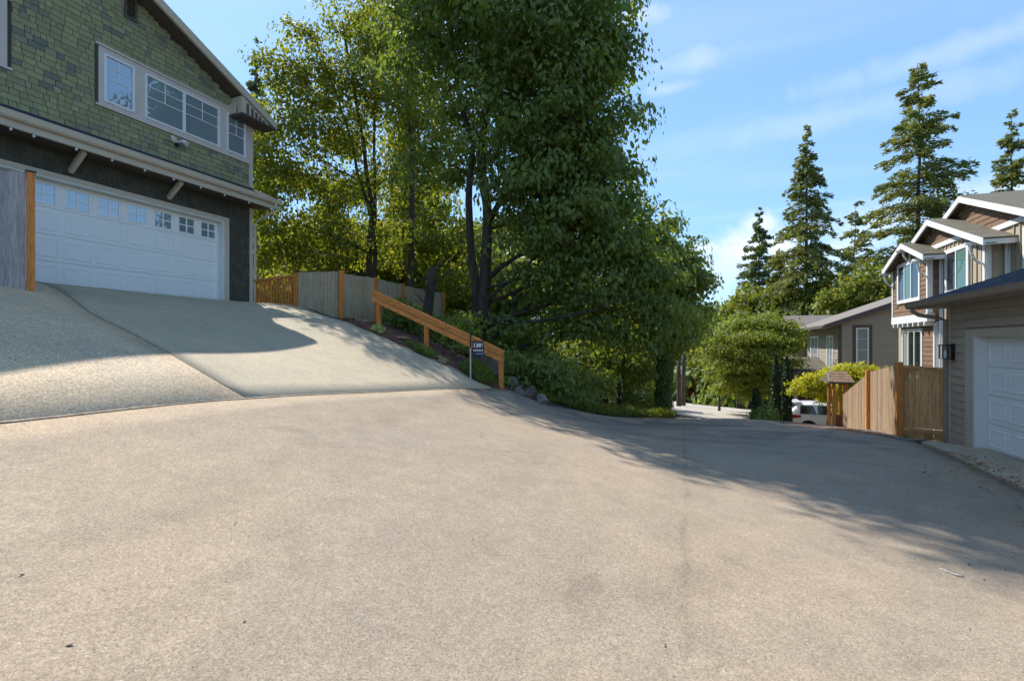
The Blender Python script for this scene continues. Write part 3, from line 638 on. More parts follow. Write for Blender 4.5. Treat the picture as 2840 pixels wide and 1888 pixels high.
# garage door, jambs, trim
panel_door(gh, gf, DY0, DY1, dz0, DZ1, -.20, 8, 4, 'door_white', winrow=True)
jm = MB(); jm.fbox(gf, DY1 + .001, DY1 + .03, dz0 - .2, DZ1 + .03, -.3, .031).fbox(gf, DY0 - .03, DY0 - .001, dz0 - .2, DZ1 + .03, -.3, .031).fbox(gf, DY0, DY1, DZ1 + .001, DZ1 + .03, -.3, .0305)
jm.build('door_jamb', M['white'], gh)
tr = MB(); tr.fbox(gf, DY1 + .03, DY1 + .18, 2.5, DZ1 + .15, 0, .04).fbox(gf, DY0 - .18, DY0 - .03, 2.5, DZ1 + .15, 0, .04).fbox(gf, DY0 - .03, DY1 + .03, DZ1 + .03, DZ1 + .15, 0, .04)
tr.build('door_trim', M['trim_tan'], gh)
# pent roof between storeys with gutter
pz0, pz1 = 6.10, 6.40; py1 = YB + .28
pr = MB().fprism(Fr(XF, YA, 1, 0, 0, 1), [(0, pz1), (.66, pz0), (.66, pz0 - .07), (0, pz1 - .07)], 0, py1 - YA).build('pent_roof', M['roof_dark'], gh)
courses(pr, lambda u, s, h: (XF + .70 - .70 * s, u, pz0 - .02 + (pz1 - pz0 + .02) * s + h + .002), YA, py1 + .02, 4, 0, 1, M['roof_dark'], tab=.3)
MB().box(XF + .001, XF + .60, YA, py1 - .03, 5.79, 5.81).build('soffit', M['dark_trim'], pr)
MB().box(XF + .60, XF + .66, YA, py1, 5.77, pz0 - .03).build('fascia', M['trim_tan'], pr)
gt = MB(); gx = XF + .662; prof = [(0, 6.06), (0, 5.93), (.06, 5.91), (.10, 5.95), (.115, 6.03), (.125, 6.06), (.115, 6.06), (.09, 6.0), (.02, 6.0), (.012, 6.06)]
gt.fprism(Fr(gx, YA, 1, 0, 0, 1), prof, 0, py1 + .10 - YA); gt.build('gutter', M['trim_tan'], pr)
for px in (222, 493, -50):
    y = onX(px, 430, XF + .4).y
    m = MB(); m.beam((XF + .03, y, 5.40), (XF + .55, y, 5.76), .085, .10); m.build('bracket', M['trim_tan'], gh)
for px in (94, 212, 311, 402, 482, 557, 623, 691, 30, -60):
    p = onX(px, 420, XF + .63); MB().tube([(XF + .63, p.y, 5.765), (XF + .63, p.y, 5.715)], [.018, .024], 8).build('eave_light', M['white'], gh)
# downspout at the corner
dsx = XF + .05; MB().tube([(gx + .06, py1 - .02, 5.93), (gx + .06, py1 - .02, 5.80), (gx - .05, py1 - .04, 5.66), (dsx + .1, YB + .1, 5.42), (dsx, YB + .07, 5.30), (dsx, YB + .07, 2.75)], .038, 8).build('downspout', M['trim_tan'], gh)
# twin floodlight under the windows
fl = onX(485, 395, XF); q = MB().tube([(XF + .002, fl.y, fl.z), (XF + .05, fl.y, fl.z)], .06, 10).build('floodlight', M['white'], gh)
for dy in (-.14, .13):
    MB().tube([(XF + .05, fl.y, fl.z), (XF + .12, fl.y + dy * .6, fl.z + .03), (XF + .17, fl.y + dy, fl.z + .02)], .022, 8).tube([(XF + .13, fl.y + dy, fl.z + .06), (XF + .24, fl.y + dy * 1.2, fl.z - .02)], [.045, .065], 10).build('lamp_head', M['white'], q)
MB().tube([(XF + .06, fl.y, fl.z - .05), (XF + .10, fl.y, fl.z - .11)], [.045, .04], 10).build('sensor', M['black'], q)

# ================================================================== FENCES
UB = {}
def unit_board(mat, w=.14, t=.02):
    if (mat, w, t) not in UB: UB[(mat, w, t)] = MB().box(-w / 2, w / 2, -t / 2, t / 2, 0, 1).mesh('board', M[mat], org=(0, 0, 0))[0]
    return UB[(mat, w, t)]
def boards(parent, a, b, top, mat, w=.14, bot=None, jitter=.008, t=.02, name='board', gap=.004, dn=.02):
    a = Vector(a); b = Vector(b); L = (b - a).length; n = max(1, round(L / (w + gap))); d = (b - a) / L; rz = math.atan2(d.y, d.x); me = unit_board(mat, w, t); sx = (L / n - gap) / w
    for i in range(n):
        s = (i + .5) / n; p = a + d * (s * L); z0 = (H(p.x, p.y) + dn) if bot is None else (bot(s) if callable(bot) else bot); z1 = (top(s) if callable(top) else top) + random.uniform(-jitter, jitter)
        if name == 'board': nrm = Vector((-d.y, d.x)) * random.uniform(-.004, .004); p = p + nrm
        put(name, me, (p.x, p.y, z0), parent, (sx, 1, z1 - z0), rz)
def post(parent, x, y, z0, z1, mat, w=.1, rz=0, cap=False, label=None):
    o = put('post', unit_board(mat, w, w), (x, y, z0), parent, (1, 1, z1 - z0), rz)
    if cap: put('post_cap', unit_board('black', w + .03, w + .03), (x, y, z1), parent, (1, 1, .03), rz)
    if label: o['label'] = label
    return o
# grey plank fence at the left edge
p = W(85, 802, 8.0); zt = W(85, 480, 8.0).z
lf = thing('plank_fence', 'weathered grey plank fence with one orange end post beside the left garage door', 'fence', (p.x, p.y, p.z))
dirv = Vector((-.35, -1)).normalized(); q0 = Vector((p.x, p.y)) + dirv * .06; q1 = q0 + dirv * 3.4
boards(lf, q0, q1, lambda s: zt - .03 + .02 * s, 'cedar_grey', .185, dn=-.05, jitter=.02)
post(lf, p.x, p.y, H(p.x, p.y) - .1, zt, 'cedar_new', .105, math.atan2(dirv.y, dirv.x), cap=True, label='orange cedar end post with a black cap')
MB().beam((q0.x - .05, q0.y + .02, zt - .35), (q1.x - .05, q1.y + .02, zt - .35), .04, .09).build('rail', M['cedar_grey'], lf)
# orange baluster gate beside the house corner
P0 = Vector((-13.02, 10.56)); P1 = W(822, 857, 14.6); zt0, zt1 = W(703, 776, 14.67).z, W(822, 760, 14.6).z
bg_ = thing('baluster_fence', 'short orange cedar baluster fence between the house corner and the grey fence', 'fence', (P0.x, P0.y, 2.75))
A = Vector((P0.x, P0.y)); B = Vector((P1.x, P1.y)); L_ = (B - A).length; dr = (B - A) / L_
zb0, zb1 = 2.86, 2.74
MB().beam((A.x, A.y, zt0 - .04), (B.x, B.y, zt1 - .04), .10, .07).build('top_rail', M['cedar_rail'], bg_)
MB().beam((A.x, A.y, zb0), (B.x, B.y, zb1), .05, .10).build('bottom_rail', M['cedar_rail'], bg_)
MB().beam((A.x, A.y, (zb0 + zt0) / 2), (B.x, B.y, (zb1 + zt1) / 2 - .05), .03, .03).build('wire_rail', M['cedar_new'], bg_)
nb = 14
for i in range(nb):
    s = (i + .7) / nb * .97; c = A + dr * (s * L_); z0 = zb0 + (zb1 - zb0) * s; z1 = zt0 + (zt1 - zt0) * s - .07
    put('baluster', unit_board('cedar_new', .04, .04), (c.x, c.y, z0), bg_, (1, 1, z1 - z0), 0)
post(bg_, B.x, B.y, H(B.x, B.y) - .1, zt1 + .05, 'cedar_new', .11, cap=True)
# cedar board fence with orange posts
pf = thing('cedar_fence', 'weathered cedar board fence with orange posts running from the driveway into the woods', 'fence', (-10.3, 11.3, 2.2))
C0 = B + Vector((.07, .01)); C1 = Vector((-10.28, 11.32)); C2 = Vector((-10.0, 12.6)); C3 = Vector((-10.15, 14.3)); C4 = Vector((-10.3, 17.4))
tp = 3.76
boards(pf, C0, C1 - (C1 - C0).normalized() * .07, lambda s: tp + .02 - .0 * s, 'cedar_old', .12)
boards(pf, C1 + (C2 - C1).normalized() * .07, C2, tp - .04, 'cedar_old', .13); boards(pf, C2, C3, tp - .05, 'cedar_old', .13); boards(pf, C3, C4, tp - .07, 'cedar_old', .13)
for c, z in ((C1, tp + .05), (C2, tp - .02), (C3, tp - .02), (C4, tp - .02)): post(pf, c.x + .03, c.y, H(c.x, c.y) - .15, z, 'cedar_new', .11)
# sloping handrail up the bank
hr = thing('handrail', 'sloping orange cedar handrail on three posts beside the driveway', 'handrail', (-7, 11.1, 1.4))
R = [(1050, 905, 13.3), (1183, 968, 12.9), (1390, 1070, 12.3)]; tops = [812, 878, 968]
pp = [W(*r) for r in R]; tz = [W(r[0], t, r[2]).z for r, t in zip(R, tops)]
for q, z in zip(pp, tz): post(hr, q.x, q.y, min(q.z, H(q.x, q.y)) - .1, z - .09, 'cedar_new', .10)
a = W(1036, 806, 13.35); b = W(1398, 974, 12.25)
MB().beam(a, b, .15, .04).build('top_rail', M['cedar_rail'], hr)
off = Vector((0, -.055, 0)); MB().beam(a + off + Vector((0, 0, -.085)), b + off + Vector((0, 0, -.085)), .035, .12).build('side_rail', M['cedar_rail'], hr)
MB().beam(a + off + Vector((0, -.005, -.235)), b + off + Vector((0, -.005, -.235)), .045, .12).build('lower_rail', M['cedar_rail'], hr)
# right: tall plank fence and gate
rfz = thing('board_fence', 'sun bleached cedar board fence stepping down beside the gravel edge', 'fence', (4.1, 15, -.7))
D0 = Vector((3.94, 12.6)); D1 = Vector((4.15, 15.3)); D2 = Vector((4.2, 18.1)); zt_a = 1.14
boards(rfz, D0 + Vector((.01, .08)), D1, lambda s: 1.12 + (.80 - 1.12) * s, 'cedar_tan', .145)
boards(rfz, D1, D2, lambda s: .80 + (-.10 - .80) * s, 'cedar_tan', .145)
post(rfz, D0.x, D0.y, -.62, 1.18, 'cedar_new', .12); post(rfz, D1.x - .04, D1.y, -.95, .86, 'cedar_new', .10)
E1 = Vector((4.66, 12.42)); gt_ = thing('fence_gate', 'golden cedar gate with cap rail between the fence and the taupe garage', 'gate', (4.3, 12.5, -.5))
gA = D0 + (E1 - D0).normalized() * .07
boards(gt_, gA, E1, 1.06, 'cedar_gold', .105, bot=-.22, jitter=.003)
v3 = lambda p, z: (p.x, p.y, z)
MB().beam(v3(gA, 1.085), v3(E1, 1.045), .09, .055).build('cap_rail', M['cedar_gold'], gt_)
MB().beam((gA.x, gA.y - .03, -.25), (E1.x, E1.y - .03, -.29), .05, .07).build('bottom_rail', M['cedar_gold'], gt_)
boards(gt_, gA + Vector((0, .04)), E1 + Vector((0, .04)), -.24, 'cedar_gold', .15, name='kick_board', dn=-.02, jitter=0)

# ================================================================== TAUPE GARAGE (right)
XG = 4.7; rg = Fr(XG, 0, 0, -1, -1, 0)      # u = -Y, normal -X
yc = 12.36; gz = -.55; topz = 2.42
tg = thing('taupe_garage', 'taupe lap sided garage with brown gutter and hip roof at the right edge', 'garage', (7, 9, -.4))
gy1 = onX(2708, 1100, XG).y; gy0 = gy1 - 4.9; gtop = 1.71; gbot = -.40
MB().box(XG + .02, 11.5, 2.2, yc, -.8, topz).build('wall', M['greige'], tg)
# front skin, recess for the door
sk = MB(); sk.box(XG, XG + .35, gy1, yc, -.8, topz - .0).box(XG, XG + .35, 2.2, gy0, -.8, topz).box(XG, XG + .35, gy0, gy1, gtop, topz)
ww = bpy.data.objects['wall.001'] if 'wall.001' in bpy.data.objects else None
if ww: 
    bpy.data.objects.remove(ww); MB().box(XG + .36, 11.5, 2.2, yc, -.8, topz).build('wall', M['greige'], tg)
sk.build('front_wall', M['greige'], tg)
laps(tg, rg, -(yc - .09), -(gy1 + .30), gz + .05, topz - .05, .158, 'taupe', holes=[(-gy1 - .3, -gy0, -1, gtop + .16)])
laps(tg, rg, -(gy1 + .30), -2.3, gtop + .17, topz - .05, .158, 'taupe')
cb = MB(); cb.fbox(rg, -yc - .012, -yc + .09, gz - .1, topz, 0, .035); cb.build('corner_board', M['taupe_trim'], tg)
sd = Fr(0, yc, 1, 0, 0, 1); laps(tg, sd, XG + .04, 11.4, -.7, topz - .1, .158, 'taupe')
jj = MB(); jj.fbox(rg, -gy1 - .30, -gy1, gbot - .05, gtop + .14, 0, .045); jj.fbox(rg, -gy1, -gy0, gtop, gtop + .14, 0, .045); jj.fbox(rg, -gy0, -gy0 + .3, gbot - .05, gtop + .14, 0, .045); jj.build('door_trim', M['taupe_trim'], tg)
kk = MB(); kk.fbox(rg, -gy1, -gy1 + .055, gbot - .04, gtop, -.14, .046); kk.fbox(rg, -gy1 + .055, -gy0, gtop - .03, gtop, -.14, .0); kk.build('door_jamb', M['white'], tg)
panel_door(tg, rg, -gy1 + .06, -gy0, gbot + .02, gtop - .03, -.14, 8, 4, 'door_white')
MB().fbox(rg, -gy1 + .06, -gy0, gbot - .03, gbot + .015, -.17, -.13).build('weather_strip', M['black'], tg)
# hip roof with gutter
ex = 4.25; ey = 12.8; zr = 2.47; hp = .40
def hip_pts(): 
    return [(ex, 1.6, zr), (ex, ey, zr), (ex + 3.5, ey - 3.5, zr + 3.5 * hp), (ex + 3.5, 5.1, zr + 3.5 * hp), (11.9, ey, zr), (11.9, 1.6, zr), (11.9 - 3.5, ey - 3.5, zr + 3.5 * hp), (11.9 - 3.5, 5.1, zr + 3.5 * hp)]
hpp = hip_pts(); m = MB(); m.add(hpp + [(x, y, zr - .06) for x, y, z in (hpp[0], hpp[1], hpp[4], hpp[5])], [(0, 1, 2, 3), (1, 4, 6, 2), (4, 5, 7, 6), (5, 0, 3, 7), (2, 6, 7, 3), (0, 8, 9, 1), (1, 9, 10, 4), (4, 10, 11, 5), (5, 11, 8, 0), (8, 11, 10, 9)])
ro = m.build('roof', M['roof_dark'], tg)
cm = MB(); rr = random.Random(4)
for k in range(24):
    s = k * .14; z = zr + s * hp; y0 = 1.6 + s; y1 = ey - s; y = y0 - rr.random() * .3
    while y < y1:
        w = .3 * rr.uniform(.6, 1.15); a, b = max(y, y0), min(y + w - .007, y1); y += w
        if b - a > .03: cm.hexa([(ex + s, a, z), (ex + s, b, z), (ex + s + .14, b, z + .14 * hp), (ex + s + .14, a, z + .14 * hp), (ex + s, a, z + .014), (ex + s, b, z + .014), (ex + s + .14, b, z + .14 * hp + .004), (ex + s + .14, a, z + .14 * hp + .004)])
tag(cm.build('roof_shingle_courses', M['roof_dark'], ro), kind='stuff')
MB().box(ex + .03, XG - .036, 1.6, ey - .02, topz - .09, topz - .07).build('soffit', M['greige'], ro)
MB().box(XG + .001, 11.5, yc + .04, ey - .02, topz - .09, topz - .07).build('soffit', M['greige'], ro)
gprof = [(0, 2.455), (0, 2.345), (.06, 2.33), (.105, 2.36), (.12, 2.43), (.13, 2.455), (.115, 2.455), (.09, 2.41), (.02, 2.41), (.01, 2.455)]
MB().fprism(Fr(ex - .002, 1.6, -1, 0, 0, 1), gprof, 0, ey + .1 - 1.6).build('gutter', M['brown_trim'], ro)
MB().fprism(Fr(ex, ey + .002, 0, 1, 1, 0), gprof, -.1, 7.6).build('gutter', M['brown_trim'], ro)
MB().tube([(ex - .05, ey - .1, 2.36), (ex - .05, ey - .1, 2.28), (ex + .05, ey - .16, 2.19), (XG - .2, yc + .02, 2.12), (XG - .06, yc - .03, 2.05), (XG - .06, yc - .035, -.5)], .042, 10).build('downspout', M['brown_trim'], ro)
# wall lantern
ln = onX(2648, 976, XG); lt = thing('wall_lantern', 'black box lantern mounted on the taupe garage wall beside the door', 'lantern', (XG - .1, ln.y, ln.z))
MB().box(XG - .045, XG - .02, ln.y - .06, ln.y + .06, ln.z - .17, ln.z + .17).build('back_plate', M['black'], lt)
fr_ = MB(); lx0, lx1 = XG - .22, XG - .08; ly0, ly1 = ln.y - .07, ln.y + .07; lz0, lz1 = ln.z - .13, ln.z + .13
for x in (lx0, lx1):
    for y in (ly0, ly1): fr_.box(x - .008, x + .008, y - .008, y + .008, lz0, lz1)
fr_.box(lx0 - .01, lx1 + .01, ly0 - .01, ly1 + .01, lz0 - .012, lz0).box(lx0 - .015, lx1 + .015, ly0 - .015, ly1 + .015, lz1, lz1 + .02).box(lx1, XG - .045, ln.y - .015, ln.y + .015, lz1 - .02, lz1 + .02)
fr_.build('cage', M['black'], lt)
MB().tube([(XG - .15, ln.y, lz0 + .001), (XG - .15, ln.y, lz0 + .08), (XG - .15, ln.y, lz0 + .17)], [.018, .03, .012], 8).build('bulb', M['white'], lt)

# ================================================================== BROWN AND CREAM HOUSE (three gables)
bh = thing('brown_house', 'brown and cream house with three stepped white trimmed gables behind the taupe garage', 'house', (12, 20, -1.5))
def gable(Xw, yc_, hw, zpk, pitch, over, depth, rmat='roof_brown'):
    """gable roof running back from a wall facing -X"""
    fr = Fr(Xw, 0, 0, 1, -1, 0); ze = zpk - pitch * hw
    P = [(yc_ - hw, ze), (yc_, zpk), (yc_ + hw, ze)]
    r = MB().fprism(fr, [P[0], P[1], P[2], (P[2][0], P[2][1] - .05), (P[1][0], P[1][1] - .05), (P[0][0], P[0][1] - .05)], -depth, over + .02).build('roof', M[rmat], bh)
    for a, b in ((P[0], P[1]), (P[1], P[2])):
        MB().fprism(fr, [(a[0], a[1] - .02), (b[0], b[1] - .02), (b[0], b[1] - .24), (a[0], a[1] - .24)], over - .03, over + .03).build('barge_board', M['white'], r)
    MB().fprism(fr, [(P[0][0], P[0][1] - .17), (P[1][0], P[1][1] - .17), (P[2][0], P[2][1] - .17), (P[2][0], P[2][1] - .19), (P[1][0], P[1][1] - .19), (P[0][0], P[0][1] - .19)], .001, over - .031).build('soffit', M['dark_trim'], r)
    MB().fprism(fr, [(yc_ - hw + .02, ze - .05), (yc_ - hw + .05, ze - .05), (yc_ - hw + .05, ze - .22), (yc_ - hw + .02, ze - .22)], -depth, over - .031).build('fascia', M['white'], r)
    return fr, ze, r
X1, X2, X3 = 8.05, 8.42, 8.92
B1 = (22.8, 26.5); B2 = (19.7, 27.0); B3 = (14.5, 27.2); g0 = -2.6
def shakewall(fr, u0, u1, z0, z1, holes, top, mode_limit):
    laps(bh, fr, u0, u1, z0, z1, .19, 'shake', holes=holes, lim=(lambda a, b: ((u0 if top is None else max(u0, top(b)[0])), (u1 if top is None else min(u1, top(b)[1]))) if (top is None or top(b)[1] > top(b)[0]) else None))
f1, ze1, r1 = gable(X1, 24.5, 2.2, 5.80, .385, .32, 2.5)
f2, ze2, r2 = gable(X2, 23.1, 4.0, 6.42, .385, .30, 5)
f3, ze3, r3 = gable(X3, 21.9, 5.4, 6.93, .385, .30, 8)
MB().box(X3 + .01, X3 + 8, 16.8, 27.0, g0, 5.0).fprism(f3, [(16.8, 5.0), (27.0, 5.0), (27, 5.02), (21.9, 6.8), (16.8, 5.02)], -8, -.01).build('wall', M['cream'], bh)
MB().box(X2 + .01, X3 + .3, 19.7, 27.0, g0, 4.95).fprism(f2, [(19.7, 4.95), (26.6, 4.95), (23.1, 6.3)], -.4, -.01).build('wall', M['cream'], bh)
MB().box(X1 + .01, X2 + .2, 22.8, 26.5, 2.62, 4.95).fprism(f1, [(22.8, 4.95), (26.3, 4.95), (24.5, 5.68)], -.3, -.01).build('wall', M['shake'], bh)
MB().box(X1 + .26, X2 + .2, 22.9, 26.3, g0, 2.6).build('wall', M['shake'], bh)
# gable triangles with shakes
def tri(c, zp, pitch, z): hw = (zp - .2 - z) / pitch; return (c - hw, c + hw)
w1 = (onX(2493, 780, X1).y, onX(2551, 780, X1).y); w1 = (min(w1), max(w1))
laps(bh, f1, 22.92, 26.42, 2.75, 5.6, .185, 'shake', holes=[(w1[0] - .12, w1[1] + .12, 3.28, 5.06)], lim=lambda a, b: (max(22.92, tri(24.5, 5.8, .385, b)[0]), min(26.42, tri(24.5, 5.8, .385, b)[1])) if tri(24.5, 5.8, .385, b)[1] > 24.5 else None)
laps(bh, f2, 19.8, 27, 5.42, 6.2, .185, 'shake', lim=lambda a, b: tri(23.1, 6.42, .385, b) if tri(23.1, 6.42, .385, b)[1] > 23.1 else None)
laps(bh, f3, 16.8, 27, 5.42, 6.8, .185, 'shake', lim=lambda a, b: tri(21.9, 6.93, .385, b) if tri(21.9, 6.93, .385, b)[1] > 21.9 else None)
a, b = tri(23.1, 6.42, .385, 5.4); MB().fbox(f2, a, b, 5.24, 5.41, 0, .05).build('belly_band', M['white'], bh)
a, b = tri(21.9, 6.93, .385, 5.4); MB().fbox(f3, a, b, 5.24, 5.41, 0, .05).build('belly_band', M['white'], bh)
MB().fbox(f1, 22.8, 26.5, 2.42, 2.74, -.2, .05).build('belly_band', M['white'], bh)
for i in range(7): y = 23.0 + i * .53; MB().fbox(f1, y, y + .09, 2.27, 2.415, -.25, .06).build('corbel', M['white'], bh)
# board and batten
w2 = sorted((onX(2627, 750, X2).y, onX(2685, 750, X2).y))
def battens(fr, u0, u1, z0, z1, holes, ztop=None):
    u = u0
    while u < u1:
        segs = [(z0, z1)]
        for (a, b, c, d) in holes:
            if a < u + .02 and b > u - .02: segs = [(z0, c), (d, z1)]
        for (a, b) in segs:
            if b - a > .05: MB().fbox(fr, u - .02, u + .02, a, b, 0, .022).build('batten', M['cream'], bh)
        u += .30
battens(f2, 19.95, 22.7, 2.0, 5.23, [(w2[0] - .1, w2[1] + .1, 3.35, 5.08)]); battens(f3, 16.9, 19.6, 2.0, 5.23, [(17.4, 18.75, 3.35, 5.08)])
# corners
for fr, u0, u1, z1 in ((f1, 22.8, 22.92, 4.82), (f1, 26.38, 26.5, 4.82), (f2, 19.7, 19.84, 4.95), (f3, 19.48, 19.6, 4.84), (f2, 22.62, 22.74, 4.98)):
    MB().fbox(fr, u0, u1, (2.75 if fr is f1 else -2.4), z1, 0, .035).build('corner_board', M['white'], bh)
for xa, y, z0_ in ((X1, 22.8, 2.75), (X2, 19.7, -2.4), (X1 + .25, 22.9, -2.4)):
    MB().box(xa, xa + .12, y - .03, y - .001, z0_, 4.8 if z0_ > 0 else (4.8 if xa == X2 else 2.41)).build('corner_board', M['white'], bh)
laps(bh, Fr(0, 22.8, 1, 0, 0, -1), X1 + .13, X2 + .0, 2.75, 4.8, .185, 'shake')
for i in range(2): MB().box(X2 + .16 + i * .2, X2 + .2 + i * .2, 19.7 - .022, 19.7, -2.4, 4.8).build('batten', M['cream'], bh)
# downspouts on the front corners
MB().tube([(X2 - .05, 22.70, 5.0), (X2 - .05, 22.70, -2)], .04, 8).build('downspout', M['white'], bh)
MB().tube([(X3 - .06, 19.58, 4.9), (X3 - .06, 19.58, -2)], .045, 8).build('downspout', M['white'], bh)
# windows with white casings
def cased(fr, u0, u1, z0, z1, **k):
    c = .10; m = MB(); m.fbox(fr, u0 - c, u1 + c, z1, z1 + c, 0, .045).fbox(fr, u0 - c, u1 + c, z0 - c, z0, 0, .045).fbox(fr, u0 - c, u0, z0, z1, 0, .045).fbox(fr, u1, u1 + c, z0, z1, 0, .045)
    m.build('window_casing', M['white'], bh); return window(bh, fr, u0, u1, z0, z1, .003, 'glass_dark', depth=.04, **k)
d1 = w1[1] - w1[0]; cased(f1, w1[0], w1[1], 3.40, 4.93, mull=(w1[0] + d1 * .36, w1[0] + d1 * .68), glasses=['glass_dark', 'glass_teal', 'glass_dark'])
d2 = w2[1] - w2[0]; cased(f2, w2[0], w2[1], 3.47, 4.93, mull=(w2[0] + d2 * .52,), glasses=['glass_teal', 'glass_dark'])
cased(f3, 17.5, 18.72, 3.45, 4.95, mull=(18.1,), glasses=['glass_teal', 'glass_teal'])
# lower storey under the bay
f1b = Fr(X1 + .25, 0, 0, 1, -1, 0); wl = sorted((onX(2506, 960, X1 + .25).y, onX(2558, 960, X1 + .25).y))
laps(bh, f1b, 22.95, 26.25, -.6, 2.25, .185, 'shake', holes=[(wl[0] - .1, wl[1] + .1, .1, 2.2)])
MB().fbox(f1b, 22.9, 26.3, 2.26, 2.36, 0, .05).build('belly_band', M['white'], bh)
c = .09; m = MB(); m.fbox(f1b, wl[0] - c, wl[1] + c, 2.1, 2.19, 0, .045).fbox(f1b, wl[0] - c, wl[0], .2, 2.1, 0, .045).fbox(f1b, wl[1], wl[1] + c, .2, 2.1, 0, .045).fbox(f1b, wl[0] - c, wl[1] + c, .1, .2, 0, .045); m.build('window_casing', M['white'], bh)
dl = wl[1] - wl[0]; window(bh, f1b, wl[0], wl[1], .2, 2.1, .003, 'glass_dark', mull=(wl[0] + dl * .36, wl[0] + dl * .68), glasses=['glass_dark', 'glass_dark', 'glass_blind'])
MB().fbox(f1b, 22.9, 23.0, -2.4, 2.25, 0, .04).build('corner_board', M['white'], bh)
# curved knee braces under the gables
def brace(X, y, z, r=.55, sy=1):
    pts = []; 
    for i in range(7):
        t = i / 6 * math.pi / 2; pts.append((X - .02 - r * .55 * math.sin(t) ** 1.0 * 1.0, y, z - r * math.cos(t)))
    m = MB(); m.tube(pts, .04, 6).beam((X - .02, y, z), (X - .5, y, z + .02), .06, .08).box(X - .03, X, y - .05, y + .05, z - r - .05, z + .05); m.build('knee_brace', M['white'], bh)
brace(X1, 22.86, 4.72); brace(X1, 26.44, 4.72); brace(X1, 24.5, 5.42, .4); brace(X2, 19.77, 4.80, .65)

# ================================================================== GREIGE HOUSE further down
YW = 32.0; XB = 7.2; hb = thing('greige_house', 'low greige lap sided house with shallow roof beyond the brown gabled house', 'house', (12, 36, -3))
fb_ = Fr(0, YW, 1, 0, 0, -1); pb = .378
def rz_(x): return 2.62 + pb * (x - 6.4)
MB().box(XB, 20, YW, 41, -3.6, 2.65).fprism(fb_, [(XB, 2.65), (20, 2.65), (20, rz_(14.2) - .1), (14.2, rz_(14.2) - .12), (XB, rz_(XB) - .12)], -9, 0).build('wall', M['greige'], hb)
r4 = MB().fprism(fb_, [(6.4, rz_(6.4)), (14.2, rz_(14.2)), (22, rz_(6.4)), (22, rz_(6.4) - .08), (14.2, rz_(14.2) - .08), (6.4, rz_(6.4) - .08)], -9.4, .45).build('roof', M['roof_grey'], hb)
for s in (1, -1):
    a = (6.4, rz_(6.4)) if s > 0 else (22, rz_(6.4)); b = (14.2, rz_(14.2)); MB().fprism(fb_, [(a[0], a[1] - .03), (b[0], b[1] - .03), (b[0], b[1] - .28), (a[0], a[1] - .28)], .42, .47).build('barge_board', M['dark_trim'], r4)
MB().box(6.33, 6.40, YW - .4, 41.3, 2.42, 2.56).build('gutter', M['dark_trim'], r4)
wx = sorted((onY(2374, 950, YW).x, onY(2409, 950, YW).x)); wz = (onY(2390, 1062, YW).z, onY(2390, 909, YW).z)
laps(hb, fb_, XB + .15, 14.1, -1.6, 4.9, .20, 'greige', holes=[(wx[0] - .17, wx[1] + .17, wz[0] - .1, wz[1] + .17)], lim=lambda a, b: (max(XB + .15, 6.4 + (b + .12 - 2.62) / pb), 14.1))
MB().fbox(fb_, XB - .02, XB + .15, -3, 2.75, 0, .04).build('corner_board', M['dark_trim'], hb)
m = MB(); m.fbox(fb_, wx[0] - .16, wx[0], wz[0], wz[1] + .16, 0, .05).fbox(fb_, wx[1], wx[1] + .16, wz[0], wz[1] + .16, 0, .05).fbox(fb_, wx[0], wx[1], wz[1], wz[1] + .16, 0, .05); m.build('window_casing', M['dark_trim'], hb)
dzw = (wz[1] - wz[0]) / 5
window(hb, fb_, wx[0], wx[1], wz[0], wz[1], .003, 'glass_blind', munt=[(wx[0] + .045, wz[0] + dzw * k, wx[1] - .045, wz[0] + dzw * k) for k in (1, 2, 3, 4)], fw=.06)
# street side of it, in dappled sun
fs_ = Fr(XB, 0, 0, 1, -1, 0); wA = sorted((onX(2296, 950, XB).y, onX(2311, 950, XB).y)); wB = sorted((onX(2251, 950, XB).y, onX(2270, 950, XB).y))
laps(hb, fs_, YW + .1, 41, -1.6, 2.5, .20, 'greige', holes=[(wA[0] - .12, wA[1] + .12, -.4, 2.1), (wB[0] - .12, wB[1] + .12, -.2, 2.1)])
for w_ in (wA, wB):
    m = MB(); m.fbox(fs_, w_[0] - .1, w_[0], -.35, 2.05, 0, .05).fbox(fs_, w_[1], w_[1] + .1, -.35, 2.05, 0, .05).fbox(fs_, w_[0], w_[1], 1.97, 2.05, 0, .05).fbox(fs_, w_[0], w_[1], -.35, -.25, 0, .05); m.build('window_casing', M['white'], hb)
    window(hb, fs_, w_[0], w_[1], -.25, 1.97, .003, 'glass', mull=((w_[0] + w_[1]) / 2,), munt=[(w_[0] + .05, .75, w_[1] - .05, .75)])
MB().fbox(fs_, wB[0] - 1.1, wA[1] + .0, -1.55, -.42, 0, .06).build('wall_panel', M['cream'], hb)
